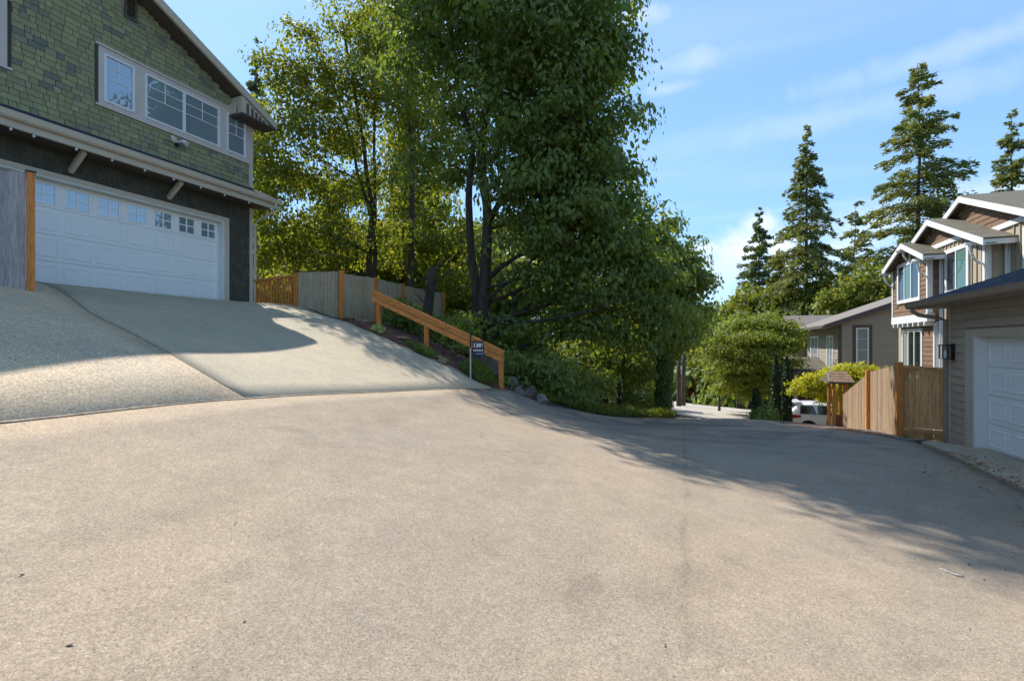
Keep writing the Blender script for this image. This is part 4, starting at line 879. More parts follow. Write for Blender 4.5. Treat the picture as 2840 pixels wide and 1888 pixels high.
# projecting wing
fwz = Fr(6.5, 0, 0, 1, -1, 0)
MB().box(6.5, 12, 41, 45.2, -4.4, 2.75).build('wall', M['greige'], hb)
MB().add([(6.0, 40.4, 2.55), (6.0, 43.1, 3.75), (6.0, 45.8, 2.55), (9.6, 40.4, 2.55), (9.6, 43.1, 3.75), (9.6, 45.8, 2.55), (6.0, 40.4, 2.47), (6.0, 43.1, 3.66), (6.0, 45.8, 2.47), (9.6, 40.4, 2.47), (9.6, 43.1, 3.66), (9.6, 45.8, 2.47)],
         [(0, 3, 4, 1), (1, 4, 5, 2), (6, 7, 10, 9), (7, 8, 11, 10), (0, 1, 7, 6), (1, 2, 8, 7), (0, 6, 9, 3), (2, 5, 11, 8), (3, 9, 10, 4), (4, 10, 11, 5)]).build('roof', M['roof_grey'], hb)
MB().fprism(fwz, [(41, 2.75), (45.2, 2.75), (43.1, 3.62)], -.1, .0).build('wall', M['greige'], hb)
wC = sorted((onX(2187, 950, 6.5).y, onX(2205, 950, 6.5).y))
m = MB(); m.fbox(fwz, wC[0] - .12, wC[0], -.9, 2.3, 0, .05).fbox(fwz, wC[1], wC[1] + .12, -.9, 2.3, 0, .05).fbox(fwz, wC[0], wC[1], 2.2, 2.3, 0, .05).fbox(fwz, wC[0], wC[1], -.9, -.8, 0, .05); m.build('window_casing', M['white'], hb)
window(hb, fwz, wC[0], wC[1], -.8, 2.2, .003, 'glass', mull=((wC[0] + wC[1]) / 2,), munt=[(wC[0], 1.2, wC[1], 1.2)])
# porch
ph0 = -.15; m = MB(); ppt = [W(2186, 1030, 26.5), W(2284, 1030, 25.5)]
pA = (5.1, 33.0); m.add([(5.1, 33, -.12), (7.25, 33, -.12), (7.25, 37, .62), (5.1, 37, .62), (5.1, 33, -.2), (7.25, 33, -.2), (7.25, 37, .54), (5.1, 37, .54)], [(0, 1, 2, 3), (4, 7, 6, 5), (0, 4, 5, 1), (1, 5, 6, 2), (2, 6, 7, 3), (3, 7, 4, 0)])
po = m.build('porch_roof', M['roof_brown'], hb); MB().box(5.08, 7.27, 32.95, 33.0, -.36, -.13).build('fascia', M['dark_trim'], po)
for x in (5.25, 7.0): MB().box(x - .08, x + .08, 33.1, 33.26, -3.3, -.22).build('porch_post', M['taupe_trim'], hb)
MB().box(5.3, 7.19, 37.2, 37.4, -3.5, .5).build('porch_back', M['dark_trim'], hb)
# ================================================================== VEGETATION
def cloud_mesh(name, C, Nn, T, s, tone, mat, parent=None, wide=.62, kind='stuff', fold=.18):
    """leaf faces: centre C, normal Nn, long axis T, half length s"""
    Nn = Nn / np.maximum(np.linalg.norm(Nn, axis=1, keepdims=True), 1e-6)
    T = T - Nn * (T * Nn).sum(1, keepdims=True); T /= np.maximum(np.linalg.norm(T, axis=1, keepdims=True), 1e-6)
    Bn = np.cross(Nn, T); s = s[:, None]
    V = np.stack([C - T * s, C + Bn * s * wide - Nn * s * fold + T * s * .1, C + T * s, C - Bn * s * wide - Nn * s * fold + T * s * .1], 1).reshape(-1, 3)
    org = C.mean(0); V = V - org; n = len(C)
    me = bpy.data.meshes.new(name); me.vertices.add(4 * n); me.vertices.foreach_set('co', V.astype(np.float32).ravel())
    me.loops.add(6 * n); me.polygons.add(2 * n); b = np.arange(n) * 4
    idx = np.stack([b, b + 1, b + 2, b, b + 2, b + 3], 1).ravel(); me.loops.foreach_set('vertex_index', idx.astype(np.int32))
    me.polygons.foreach_set('loop_start', (np.arange(2 * n) * 3).astype(np.int32)); me.polygons.foreach_set('loop_total', np.full(2 * n, 3, np.int32))
    me.update(calc_edges=True); at = me.attributes.new('tone', 'FLOAT', 'FACE'); at.data.foreach_set('value', np.repeat(np.clip(tone, 0, 1), 2).astype(np.float32))
    me.materials.append(mat); o = bpy.data.objects.new(name, me); link(o, parent, org)
    if kind: o['kind'] = kind
    return o
def rdir(n, r): v = r.normal(size=(n, 3)); return v / np.linalg.norm(v, axis=1, keepdims=True)
def blob_leaves(lobes, dens, per, spread, leaf, seed, shell=.5, flat=.75, up=.7, minz=None, droop=.3):
    """leaf data for crown lobes (x,y,z,r[,squash])"""
    r = np.random.default_rng(seed); Cs = []; Tn = []; O = []
    for lb in lobes:
        x, y, z, rad = lb[:4]; sq = lb[4] if len(lb) > 4 else flat; dm = lb[5] if len(lb) > 5 else 1
        n = max(4, int(dens * rad * rad * dm)); d = rdir(n, r); q = (shell + (1 - shell) * r.random(n) ** .6) * (1 + .15 * np.clip(r.normal(size=n), -2, 1.6)); q = np.clip(q, .05, 1.25)
        wob = 1 + .26 * np.sin(d[:, 0] * 5 + x) * np.cos(d[:, 2] * 4 + y)
        c = np.array([x, y, z]) + d * (rad * q * wob)[:, None] * np.array([1, 1, sq]); Cs.append(c); O.append(d); Tn.append(r.random(n))
    C = np.concatenate(Cs); O = np.concatenate(O); tn = np.concatenate(Tn); n = len(C)
    off = np.clip(r.normal(size=(n, per, 3)), -1.7, 1.7) * np.array([spread, spread, spread * .42]) * r.uniform(.6, 1.5, (n, 1, 1)); off[:, :, 2] -= droop * np.linalg.norm(off[:, :, :2], axis=2)
    P = (C[:, None] + off).reshape(-1, 3); N = np.repeat(O, per, 0) * .3 + np.array([0, 0, up]) + off.reshape(-1, 3) * (.9 / spread) * np.array([1, 1, .4]) + r.normal(size=(n * per, 3)) * .42
    T = off.reshape(-1, 3) + r.normal(size=(n * per, 3)) * .15 - np.array([0, 0, .12]); s = leaf * r.uniform(.45, 1.35, n * per)
    tone = np.repeat(tn, per) * .55 + r.random(n * per) * .45
    if minz is not None:
        g = Hn(P[:, 0], P[:, 1]) + minz; k = P[:, 2] > g; P, N, T, s, tone = P[k], N[k], T[k], s[k], tone[k]
    return P, N, T, s, tone, C
def bend(a, b, n, w, r, sag=0):
    a = Vector(a); b = Vector(b); L = (b - a).length; out = []
    o1, o2 = Vector(r.normal(size=3).tolist()), Vector(r.normal(size=3).tolist())
    for i in range(n + 1):
        t = i / n; out.append(a.lerp(b, t) + (o1 * math.sin(t * math.pi) + o2 * math.sin(t * 2 * math.pi) * .5) * (w * L) + Vector((0, 0, -sag * math.sin(t * math.pi) * L)))
    return out
def leafy(name, label, cat, base, trunks, lobes, leafmat, dens=40, per=14, spread=.3, leaf=.11, seed=1, shell=.45, group=None, twigs=90, limb_r=.07, up=.7, minz=None, flat=.8, bark='bark', fname='foliage'):
    base = Vector(base); r = np.random.default_rng(seed + 100); t = thing(name, label, cat, base, group); allp = []
    for (pts, r0, r1) in trunks:
        P = []; pts = [Vector(p) for p in pts]
        for i in range(len(pts) - 1): P += bend(pts[i], pts[i + 1], 4, .02, r)[:-1]
        P.append(pts[-1]); k = len(P); rad = [r0 + (r1 - r0) * (i / (k - 1)) ** .8 for i in range(k)]; rad[0] *= 1.25
        MB().tube(P, rad, 9).build('trunk', M[bark], t, smooth=True); allp += [(p, rr) for p, rr in zip(P, rad)]
    P, N, T, s, tone, C = blob_leaves(lobes, dens, per, spread, leaf, seed, shell=shell, up=up, minz=minz, flat=flat)
    joints = []
    for lb in lobes:
        c = Vector(lb[:3]); c.z -= lb[3] * .15
        cand = [(p, rr) for p, rr in allp if p.z < c.z + .3] or allp; p, rr = min(cand, key=lambda q: (q[0] - c).length + abs(c.z - q[0].z - (c - q[0]).xy.length * .5) * .6)
        rb = min(rr * .6, limb_r * (.6 + lb[3] * .25)); path = bend(p, c, 5, .05, r, sag=-.04); joints += [(q, rb * (1 - .8 * i / 5)) for i, q in enumerate(path)]
        MB().tube(path, [rb * (1 - .8 * i / 5) for i in range(6)], 6).build('limb', M[bark], t, smooth=True)
    if twigs and len(C):
        tw = MB(); sel = r.choice(len(C), min(twigs, len(C)), replace=False)
        for i in sel:
            c = Vector(C[i]); p, rr = min(joints, key=lambda q: (q[0] - c).length); tw.tube(bend(p, c, 3, .06, r), [min(rr, .025), .016, .01, .006], 4)
        tag(tw.build('twigs', M[bark], t, recalc=False), kind='stuff')
    cloud_mesh(fname, P, N, T, s, tone, M[leafmat], t)
    return t
def conifer(name, label, base, h, prof, n_wh, mat, seed, group=None, per=26, leaf=.30, bare=.12, rtrunk=.35, droop=.25, gap=.15, up=.15, nb=(5, 8), kink=0, spread=.13):
    r = np.random.default_rng(seed); base = Vector(base); t = thing(name, label, 'tree', base, group)
    tp = [base + Vector((0, 0, h * i / 8)) + Vector((r.normal() * .05 * h * .05, r.normal() * .05 * h * .05, 0)) for i in range(9)]
    MB().tube([base - Vector((0, 0, .4))] + tp, [rtrunk * 1.15] + [max(.03, rtrunk * (1 - i / 8.15)) for i in range(9)], 8).build('trunk', M['bark_fir'], t, smooth=True)
    Ps, Ns, Ts, Ss, Tn = [], [], [], [], []; br = MB()
    for w in range(n_wh):
        f = bare + (1 - bare) * (w / n_wh) ** .92; z = h * f; L0 = prof(f)
        if L0 < .1: L0 = .1
        k = r.integers(*nb); a0 = r.random() * 6.28
        for j in range(k):
            if r.random() < gap: continue
            az = a0 + j * 6.283 / k + r.normal() * .25; L = L0 * r.uniform(.55, 1.15); zz = z + r.normal() * h * .022
            o = np.array([base.x + (tp[min(8, int(f * 8))].x - base.x), base.y, base.z + zz]); d = np.array([math.cos(az), math.sin(az), 0]); side = np.array([-d[1], d[0], 0])
            n = max(8, int(per * L)); q = r.random(n) ** .7 * .95 + .08
            rise = (.35 * f + up)
            path = lambda q: o + d * (L * q)[:, None] + np.array([0, 0, 1]) * (rise * L * q - droop * L * q * q * 1.4)[:, None]
            wd_ = spread * L * (1.1 - q) * 1.3 + .08
            P = path(q) + side * (r.normal(size=n) * wd_)[:, None] + np.array([0, 0, 1]) * (r.normal(size=n) * .12 * (1 + L * .12) - .12)[:, None]
            Ps.append(P); Ns.append(np.array([0, 0, .7]) + r.normal(size=(n, 3)) * .8); Ts.append(d + side * r.normal(size=n)[:, None] * .7 + np.array([0, 0, -.25])); Ss.append(leaf * .72 * r.uniform(.55, 1.2, n)); Tn.append(r.random() * .5 + r.random(n) * .5)
            qq = np.array([0, .4, .8]); pt = path(qq); br.tube([tuple(p) for p in pt], [max(.012, .05 * L / 3), .025, .01], 4)
    tag(br.build('branches', M['bark_fir'], t, recalc=False), kind='stuff')
    cloud_mesh('foliage', np.concatenate(Ps), np.concatenate(Ns), np.concatenate(Ts), np.concatenate(Ss), np.concatenate(Tn), M[mat], t, wide=.34, fold=.1)
    return t
def LB(px, py, Z, rpx, sq=.8, dm=1): p = W(px, py, Z); return (p.x, p.y, p.z, rpx * Z / FPX, sq, dm)
def gz_(px, Z, dz=0): p = W(px, 950, Z); return Vector((p.x, p.y, H(p.x, p.y) + dz))

# the big maple over the handrail
b = gz_(1330, 17.5)
leafy('maple_tree', 'huge dark green maple towering above the orange handrail, two dark trunks', 'tree', b,
      [([b - Vector((0, 0, .3)), W(1345, 780, 17.3), W(1350, 560, 17.2), W(1335, 400, 17), W(1380, 100, 16.5), W(1430, -350, 16.3)], .26, .07),
       ([b + Vector((.1, .1, -.3)), W(1318, 780, 17.6), W(1300, 560, 17.6), W(1312, 400, 17.2), W(1260, 150, 17.4), W(1230, -200, 17.6)], .20, .06),
       ([W(1345, 640, 17.3), W(1420, 480, 16.8), W(1500, 300, 16.6), W(1560, 60, 16.5)], .13, .05)],
      [LB(1245, -290, 18, 215, .9, 1.2), LB(1500, -320, 17.5, 240, .8, 1), LB(1400, -480, 18, 170, .9, 1.2), LB(1160, -110, 18.2, 150, .8, .9),
       LB(1590, -110, 16.6, 200), LB(1400, 30, 15.8, 250), LB(1240, 90, 18, 190, .8, .8), LB(1560, 120, 15.6, 190), LB(1700, 150, 16.6, 95, .7), LB(1640, -20, 17, 110), LB(1500, 270, 15.6, 200), LB(1640, 310, 16.2, 140),
       LB(1590, 440, 16, 180), LB(1450, 470, 15.8, 170, .8, .8), LB(1670, 500, 16.8, 120), LB(1570, 620, 16, 180, .7, .85), LB(1700, 640, 17, 140), LB(1480, 740, 16.4, 90, .5, .35), LB(1620, 770, 17, 160, .6, .75), LB(1780, 740, 18, 120), LB(1740, 860, 18.5, 150, .8),
       LB(1310, 250, 17.8, 150, .8, .55), LB(1240, 440, 18.5, 130, .6, .5), LB(1420, 890, 16.6, 60, .4, .4), LB(1600, 900, 17.5, 110, .5, .6), LB(1430, 600, 18, 80, .5, .4)],
      'leaf_maple', dens=20, per=66, spread=.36, leaf=.098, seed=21, shell=.30, twigs=260, limb_r=.09)
# maple further right along the lane, lower
b = gz_(1720, 23)
leafy('maple_tree', 'lower maple whose leafy tips reach furthest right beside the gap in the trees', 'tree', b,
      [([b - Vector((0, 0, .3)), W(1730, 950, 23), W(1750, 800, 23), W(1790, 690, 22.5)], .2, .06)],
      [LB(1800, 690, 22, 110), LB(1870, 700, 22.5, 70, .8), LB(1860, 790, 22, 95), LB(1925, 770, 22, 38, .9), LB(1790, 830, 23, 120), LB(1880, 890, 23, 85), LB(1800, 950, 23, 90, .8, .8), LB(1690, 900, 24, 120, .8, .8), LB(1740, 580, 22, 60, .8, .7), LB(1905, 850, 23, 60)],
      'leaf_maple', dens=24, per=52, spread=.38, leaf=.105, seed=33, shell=.4, twigs=110, limb_r=.09)
# paler, thinner tree by the green house
b = gz_(1020, 22)
leafy('alder_tree', 'thin pale green many stemmed tree rising behind the cedar fence', 'tree', b,
      [([b - Vector((0, 0, .3)), W(1025, 700, 22), W(1030, 560, 22), W(1010, 400, 22), W(975, 200, 21.8), W(950, 60, 21.6)], .17, .04),
       ([b + Vector((.15, 0, -.2)), W(1035, 640, 22.3), W(1040, 480, 22.4), W(1040, 250, 22.5), W(1060, 60, 22.5)], .13, .03),
       ([W(1028, 600, 22), W(985, 440, 21.6), W(930, 250, 21.2), W(880, 120, 21)], .08, .03),
       ([W(1028, 520, 22), W(960, 480, 21.2), W(880, 440, 20.6)], .06, .02)],
      [LB(955, 70, 21.5, 90, 1, .8), LB(1040, 110, 22.5, 100, 1, .9), LB(850, 110, 21, 55, .8, .7), LB(830, 75, 21, 35), LB(880, 200, 21, 95), LB(960, 230, 21.5, 110), LB(1060, 260, 22, 110), LB(740, 150, 20.6, 36, .8, .7), LB(770, 200, 20.5, 60), LB(800, 280, 20.5, 95), LB(900, 350, 20.6, 110, .8, .9), LB(740, 340, 20, 70),
       LB(1000, 390, 22.5, 100, .7, .6), LB(740, 440, 19.6, 85), LB(830, 470, 20.3, 110), LB(940, 520, 21, 100, .7, .7), LB(1080, 480, 22.5, 90, .7, .6), LB(730, 560, 19.6, 90, .8), LB(860, 600, 20.5, 110, .7, .9), LB(770, 660, 20, 90, .7), LB(960, 660, 21.5, 110, .7, .8), LB(1080, 640, 22.5, 90, .7, .7), LB(730, 720, 19.5, 60, .7), LB(880, 720, 20.5, 80, .6)],
      'leaf_alder', dens=22, per=38, spread=.34, leaf=.085, seed=47, shell=.2, twigs=200, limb_r=.06)
# bushy middle storey between the two
b = gz_(1130, 27)
leafy('young_maple_tree', 'mid green maple filling the gap between pale tree and big dark maple', 'tree', b,
      [([b - Vector((0, 0, .3)), W(1125, 800, 27), W(1128, 500, 27), W(1120, 250, 27)], .2, .05)],
      [LB(1120, 180, 26, 110, .9, .8), LB(1180, 320, 26, 110, .8, .8), LB(1110, 380, 26, 80, .7, .6), LB(1190, 480, 26, 100, .7, .7), LB(1120, 560, 27, 90, .7, .6), LB(1200, 650, 26, 110, .7, .8), LB(1100, 740, 26, 90, .6, .8), LB(1250, 800, 26, 120, .6, .8), LB(1020, 20, 26, 70, .9, .7), LB(1130, 30, 27, 90)],
      'leaf_alder', dens=24, per=30, spread=.38, leaf=.12, seed=52, shell=.25, twigs=90)
# slim dark trunks standing in the wood
for i, (px, Z, py1, rr, px2, lab) in enumerate([(1138, 24, 180, .17, 1126, 'straight slender fir trunk between the cedar fence end and the maple'), (1172, 17, 740, .20, 1200, 'short leaning dark trunk just above the handrail'), (1560, 26, 700, .15, 1550, 'thin dark trunk in the shaded wood right of the handrail'),
                                     (1680, 24, 860, .14, 1690, 'mossy trunk standing in the verge brush left of the ivy trunk'), (1455, 20, 820, .05, 1420, 'thin pale leaning sapling in the dark wood behind the boulder')]):
    b = gz_(px, Z); t = thing('tree_trunk', lab, 'tree', b); MB().tube(bend(b - Vector((0, 0, .4)), W(px2, py1, Z), 7, .015, rng), [rr * (1.2 - .5 * k / 7) for k in range(8)], 8).build('trunk', M['bark_fir' if i in (0, 4) else 'bark'], t, smooth=True)
    rr_ = np.random.default_rng(60 + i); p1 = W(px2, py1, Z); s2 = MB()
    for k in range(7): q = Vector(b).lerp(p1, .35 + .6 * rr_.random()); s2.tube(bend(q, q + Vector((rr_.normal() * .8, rr_.normal() * .8, .3 + rr_.random() * .5)), 3, .05, rr_), [rr * .22, rr * .15, rr * .1, .01], 5)
    tag(s2.build('dead_branches', M['bark'], t, recalc=False), kind='stuff')
# long bare branch reaching over the verge
bb = thing('fallen_branch', 'long dark bare branch reaching right across the shaded wood above the verge', 'branch', W(1350, 880, 16.5)); MB().tube([W(1340, 880, 16.9), W(1400, 888, 16.6), W(1480, 893, 16.2), W(1560, 878, 15.9), W(1640, 862, 15.8), W(1700, 838, 15.8), W(1760, 815, 15.8)], [.07, .065, .06, .055, .05, .04, .02], 7).build('limb', M['bark'], bb, smooth=True)
MB().tube([W(1350, 800, 17), W(1400, 785, 16.6), W(1450, 770, 16.3), W(1490, 762, 16.2)], [.05, .05, .04, .02], 7).build('limb', M['bark'], bb, smooth=True)
# wood behind: one mass nobody could count
def mass(name, zones, mat, seed, per=12, leaf=.2, spread=.5, dens=3.0, label=None):
    r = np.random.default_rng(seed); L = []
    for (px0, px1, py0, py1, Z0, Z1, n, rad) in zones:
        for _ in range(n): L.append(LB(r.uniform(px0, px1), r.uniform(py0, py1), r.uniform(Z0, Z1), 1)[:3] + (rad * r.uniform(.6, 1.3), .7))
    P, N, T, s, tone, C = blob_leaves(L, dens, per, spread, leaf, seed, shell=.2, minz=.02); return cloud_mesh(name, P, N, T, s, tone, M[mat])
o = mass('woods', [(1000, 1500, 640, 800, 30, 46, 34, 2.2), (1180, 1720, 760, 980, 28, 40, 40, 1.8), (1640, 1740, 920, 1060, 30, 38, 16, 1.5), (1800, 1930, 930, 1080, 66, 90, 30, 3.4)], 'leaf_under', 71, per=14, leaf=.22, spread=.6, dens=13)
o['label'] = 'shaded mixed wood behind the maples'
o = mass('woods', [(680, 1100, 640, 800, 26, 42, 40, 1.9), (690, 1150, 760, 900, 26, 40, 26, 1.6), (600, 1250, 350, 640, 40, 55, 18, 2.0), (1200, 1600, 640, 900, 34, 48, 50, 2.0)], 'leaf_alder', 74, per=14, leaf=.2, spread=.5, dens=13)
o['label'] = 'sunlit thicket behind the cedar fence'
o = mass('undergrowth', [(1150, 1350, 880, 950, 15.5, 20, 26, .55), (1400, 1560, 985, 1060, 14.2, 17.5, 34, .5), (1500, 1700, 1030, 1080, 17, 20, 40, .42), (1700, 1840, 1085, 1110, 24, 30, 24, .45), (1180, 1500, 900, 1000, 19, 26, 50, .9), (1480, 1780, 960, 1050, 21, 28, 40, .9)], 'leaf_under', 72, per=22, leaf=.085, spread=.26, dens=34)
o['label'] = 'leafy undergrowth along the verge'
# distant hill of trees closing the view
o = mass('far_woods', [(1560, 2150, 905, 1040, 75, 120, 90, 4.0), (1880, 2080, 880, 960, 90, 140, 30, 4.5), (2150, 3000, 860, 960, 55, 90, 90, 4), (-400, 900, 700, 900, 60, 90, 70, 5), (1880, 2010, 1010, 1090, 60, 85, 26, 2.2), (1985, 2100, 1060, 1105, 53, 60, 30, 1.1)], 'leaf_under', 73, per=12, leaf=.55, spread=1.2, dens=3.2)
o['label'] = 'distant tree covered slope'
# conifers
A_ = lambda wmax, e=.9, f0=.25: (lambda f: wmax * (min(1, (f + .15) / (f0 + .15)) * (1 - f) ** e * 1.15 + .02))
def con(px, Z, pytop, wpx, lab, **k):
    b = gz_(px, Z); top = W(px, pytop, Z).z; return conifer('fir_tree', lab, b, top - b.z, A_(wpx * Z / FPX / 2 * 1.25, k.pop('e', .8)), mat=k.pop('mat', 'leaf_conifer'), group='fir trees behind the houses', **k)
con(2236, 58, 368, 230, 'slim fir with a bare trunk line, standing left of the tallest fir', n_wh=44, seed=81, per=36, leaf=.40, bare=.2, rtrunk=.42, droop=.42, gap=.12)
con(2545, 56, 175, 330, 'tallest broad fir tree rising above the brown gabled house', n_wh=46, seed=82, per=36, leaf=.42, bare=.12, rtrunk=.5, droop=.28, gap=.2, e=.72, up=.1)
con(2805, 56, 312, 230, 'fir at the right edge above the brown roof ridge', n_wh=34, seed=183, per=36, leaf=.42, rtrunk=.4, droop=.3, gap=.22)
con(2105, 74, 598, 210, 'bluish small fir beyond the slim one, half hidden at its left', n_wh=34, seed=84, per=28, leaf=.5, rtrunk=.35, mat='leaf_conifer_b')
con(2160, 62, 690, 170, 'short yellowish fir at the foot of the bluish fir', n_wh=26, seed=85, per=44, leaf=.45, rtrunk=.3)
con(712, 48, 150, 130, 'dark fir top peeping over the green house roof end', n_wh=34, seed=86, per=38, leaf=.42, rtrunk=.4, mat='leaf_conifer_b')
con(1130, 46, 240, 160, 'fir in the wood seen through the thin pale tree', n_wh=30, seed=87, per=34, leaf=.4, rtrunk=.35, bare=.3)
con(2370, 70, 560, 200, 'fir half hidden between the slim fir and the tallest fir', n_wh=28, seed=88, per=30, leaf=.45, gap=.3, rtrunk=.35)
b = Vector((20.5, 34.8, H(20.5, 34.8))); conifer('fir_tree', 'fir outside the right of the frame that shows mirrored in the upper windows', b, 29, A_(3.3, .7), 36, 'leaf_conifer', 89, group='fir trees behind the houses', per=34, leaf=.4, rtrunk=.4)
# dark low branched fir by the lane centre
b = gz_(1905, 72); conifer('hemlock_tree', 'dark low hemlock with flat bright tipped boughs in the middle of the view', b, W(1905, 880, 72).z - b.z, lambda f: 5.4 * (1 - f) ** .5, 22, 'leaf_conifer_b', 90, per=50, leaf=.5, bare=.2, droop=.15, gap=.05, rtrunk=.25)
for i, (px, Z, py1, lab) in enumerate([(1882, 44, 1000, 'pale twin trunk at the end of the mown slope'), (1895, 47, 980, 'slim brown trunk just right of the pale twin trunk'), (2048, 50, 980, 'thin dark trunk left of the clipped column shrub'), (2075, 52, 980, 'thin dark trunk hard by the clipped column shrub')]):
    b = gz_(px, Z); t = thing('tree_trunk', lab, 'tree', b); MB().tube(bend(b - Vector((0, 0, .3)), W(px, py1, Z), 5, .01, rng), [.24, .22, .2, .2, .18, .17], 8).build('trunk', M['bark_fir'], t, smooth=True)
b = gz_(1935, 60); leafy('rust_tree', 'small rust coloured tree at the bend of the street', 'tree', b, [([b, b + Vector((0, 0, 2.5))], .08, .04)], [LB(1935, 1060, 60, 24, 1.3), LB(1930, 1085, 60, 18)], 'leaf_rust', dens=50, per=12, leaf=.18, spread=.3, seed=91, twigs=0)
# light green layered tree in front of the greige house
b = gz_(2178, 31)
leafy('vine_maple_tree', 'light yellow green layered maple left of the greige house', 'tree', b, [([b, W(2175, 1040, 30.5), W(2165, 985, 30), W(2120, 940, 30)], .11, .04), ([W(2175, 1040, 30.5), W(2130, 1000, 30), W(2080, 980, 30)], .06, .02)],
      [LB(2055, 898, 30.5, 40, .25), LB(2110, 888, 30, 42, .2), LB(2165, 898, 29.5, 48, .22), LB(2195, 918, 29, 30, .3), LB(2020, 925, 31, 40, .22), LB(2085, 930, 29, 60, .2), LB(2150, 940, 29, 56, .22), LB(2035, 962, 30.5, 54, .2), LB(2110, 972, 29, 60, .2), LB(2180, 965, 29, 34, .3), LB(2010, 1000, 31, 44, .2), LB(2075, 1008, 30, 58, .2), LB(2140, 1010, 30, 46, .22), LB(2110, 1042, 30, 50, .2), LB(2040, 1040, 31, 44, .2), LB(1978, 948, 32, 26, .2), LB(2212, 948, 28.6, 22, .25), LB(2205, 1000, 28.8, 24, .25), LB(2060, 870, 31, 22, .25), LB(2140, 872, 30, 20, .25), LB(1995, 960, 32, 44, .35), LB(2130, 1060, 30, 44, .3), LB(2040, 1060, 31, 44, .3), LB(2080, 1085, 30.5, 40, .3), LB(1990, 1030, 33, 36, .3), LB(2010, 1075, 33, 30, .3)],
      'leaf_jmaple', dens=62, per=22, spread=.32, leaf=.085, seed=95, shell=.1, twigs=80, limb_r=.05)
b = gz_(2040, 60); leafy('woodland_tree', 'darker rounded tree filling the space behind the vine maple', 'tree', b, [([b, b + Vector((0, 0, 5))], .2, .1)], [LB(2010, 980, 60, 70), LB(2080, 940, 60, 80), LB(2010, 1040, 58, 60), LB(2080, 1030, 58, 70), LB(2040, 1080, 58, 40), LB(2150, 860, 60, 90), LB(2060, 860, 62, 60), LB(2090, 830, 62, 50), LB(2130, 850, 60, 50), LB(2180, 835, 60, 46)], 'leaf_alder', dens=16, per=18, spread=.6, leaf=.25, seed=96, twigs=20)
b = gz_(1995, 37); leafy('young_tree', 'soft green young tree between the street and the vine maple', 'tree', b, [([b, W(1998, 1040, 37), W(2010, 960, 37)], .09, .03)],
      [LB(1985, 945, 37, 34, .6), LB(2015, 915, 37, 40, .5), LB(1975, 990, 37, 34, .5), LB(2020, 960, 38, 44, .5), LB(2050, 890, 37, 34, .5), LB(1990, 1040, 38, 34, .6), LB(2030, 1020, 38, 40, .5), LB(2065, 1060, 38, 34, .5)], 'leaf_under', dens=30, per=20, spread=.36, leaf=.12, seed=94, shell=.1, twigs=40)
b = gz_(2420, 50); leafy('broadleaf_tree', 'bright green round tree behind the greige roof', 'tree', b, [([b, b + Vector((0, 0, 6))], .2, .1)], [LB(2360, 820, 50, 66), LB(2420, 790, 50, 70), LB(2460, 800, 48, 60), LB(2320, 850, 52, 50), LB(2400, 850, 50, 80), LB(2460, 860, 50, 60), LB(2290, 810, 56, 60)], 'leaf_alder', dens=22, per=14, spread=.4, leaf=.2, seed=97, twigs=20)
# golden japanese maples
b = gz_(2298, 21.0); leafy('japanese_maple', 'golden japanese maple hanging over the white car', 'tree', b, [([b, W(2296, 1120, 21.0), W(2275, 1080, 20.8)], .05, .025)], [LB(2228, 1066, 20.7, 28, .55), LB(2258, 1052, 20.7, 32, .55), LB(2285, 1074, 20.8, 34, .6), LB(2203, 1082, 20.6, 18, .45), LB(2294, 1104, 20.8, 22, .6), LB(2250, 1084, 20.7, 26, .4)], 'leaf_gold', dens=400, per=14, spread=.13, leaf=.055, seed=98, shell=.3, twigs=30, limb_r=.02)
b = gz_(2350, 22.5); leafy('japanese_maple', 'golden japanese maple spreading behind the little arbor roof', 'tree', b, [([b, W(2350, 1060, 22.5)], .07, .04)], [LB(2310, 1035, 22.5, 34, .6), LB(2350, 1028, 22.5, 36, .6), LB(2395, 1026, 22.5, 34, .6), LB(2370, 1058, 22.3, 40, .6), LB(2420, 1040, 22.7, 22, .6), LB(2325, 1085, 22.3, 30, .8), LB(2345, 1120, 22.3, 30, .9)], 'leaf_gold', dens=360, per=14, spread=.14, leaf=.06, seed=99, shell=.3, twigs=20, limb_r=.02)
# clipped column evergreens
def column(px, Z, py0, py1, wpx, lab, seed):
    b = W(px, py1, Z); b.z = H(b.x, b.y); h = W(px, py0, Z).z - b.z; w = wpx * Z / FPX / 2; r = np.random.default_rng(seed); n = int(2600 * h * w); f = r.random(n); rad = w * np.minimum(1, (1 - f) * 3.2 + .05) ** .6 * (1 - .25 * f); a = r.random(n) * 6.283; q = .75 + .3 * r.random(n)
    t = thing('column_shrub', lab, 'shrub', b, 'clipped evergreen columns'); MB().tube([b, b + Vector((0, 0, h * .9))], [.05, .02], 6).build('trunk', M['bark'], t)
    P = np.stack([b.x + rad * q * np.cos(a), b.y + rad * q * np.sin(a), b.z + h * f], 1); O = np.stack([np.cos(a), np.sin(a), np.zeros(n)], 1)
    cloud_mesh('foliage', P, O + r.normal(size=(n, 3)) * .4, np.array([0, 0, 1.]) + r.normal(size=(n, 3)) * .35, .09 * r.uniform(.6, 1.3, n), r.random(n), M['leaf_cedar'], t, wide=.45)
column(2098, 19.5, 1080, 1172, 30, 'stout clipped column shrub nearest the lane', 101); column(2152, 23, 985, 1165, 26, 'tall thin dark cypress between vine maple and porch', 102); column(2182, 23, 992, 1170, 28, 'tall thicker dark cypress beside the porch roof', 103); column(2168, 26, 1010, 1140, 22, 'slim cypress between the two taller ones', 104)
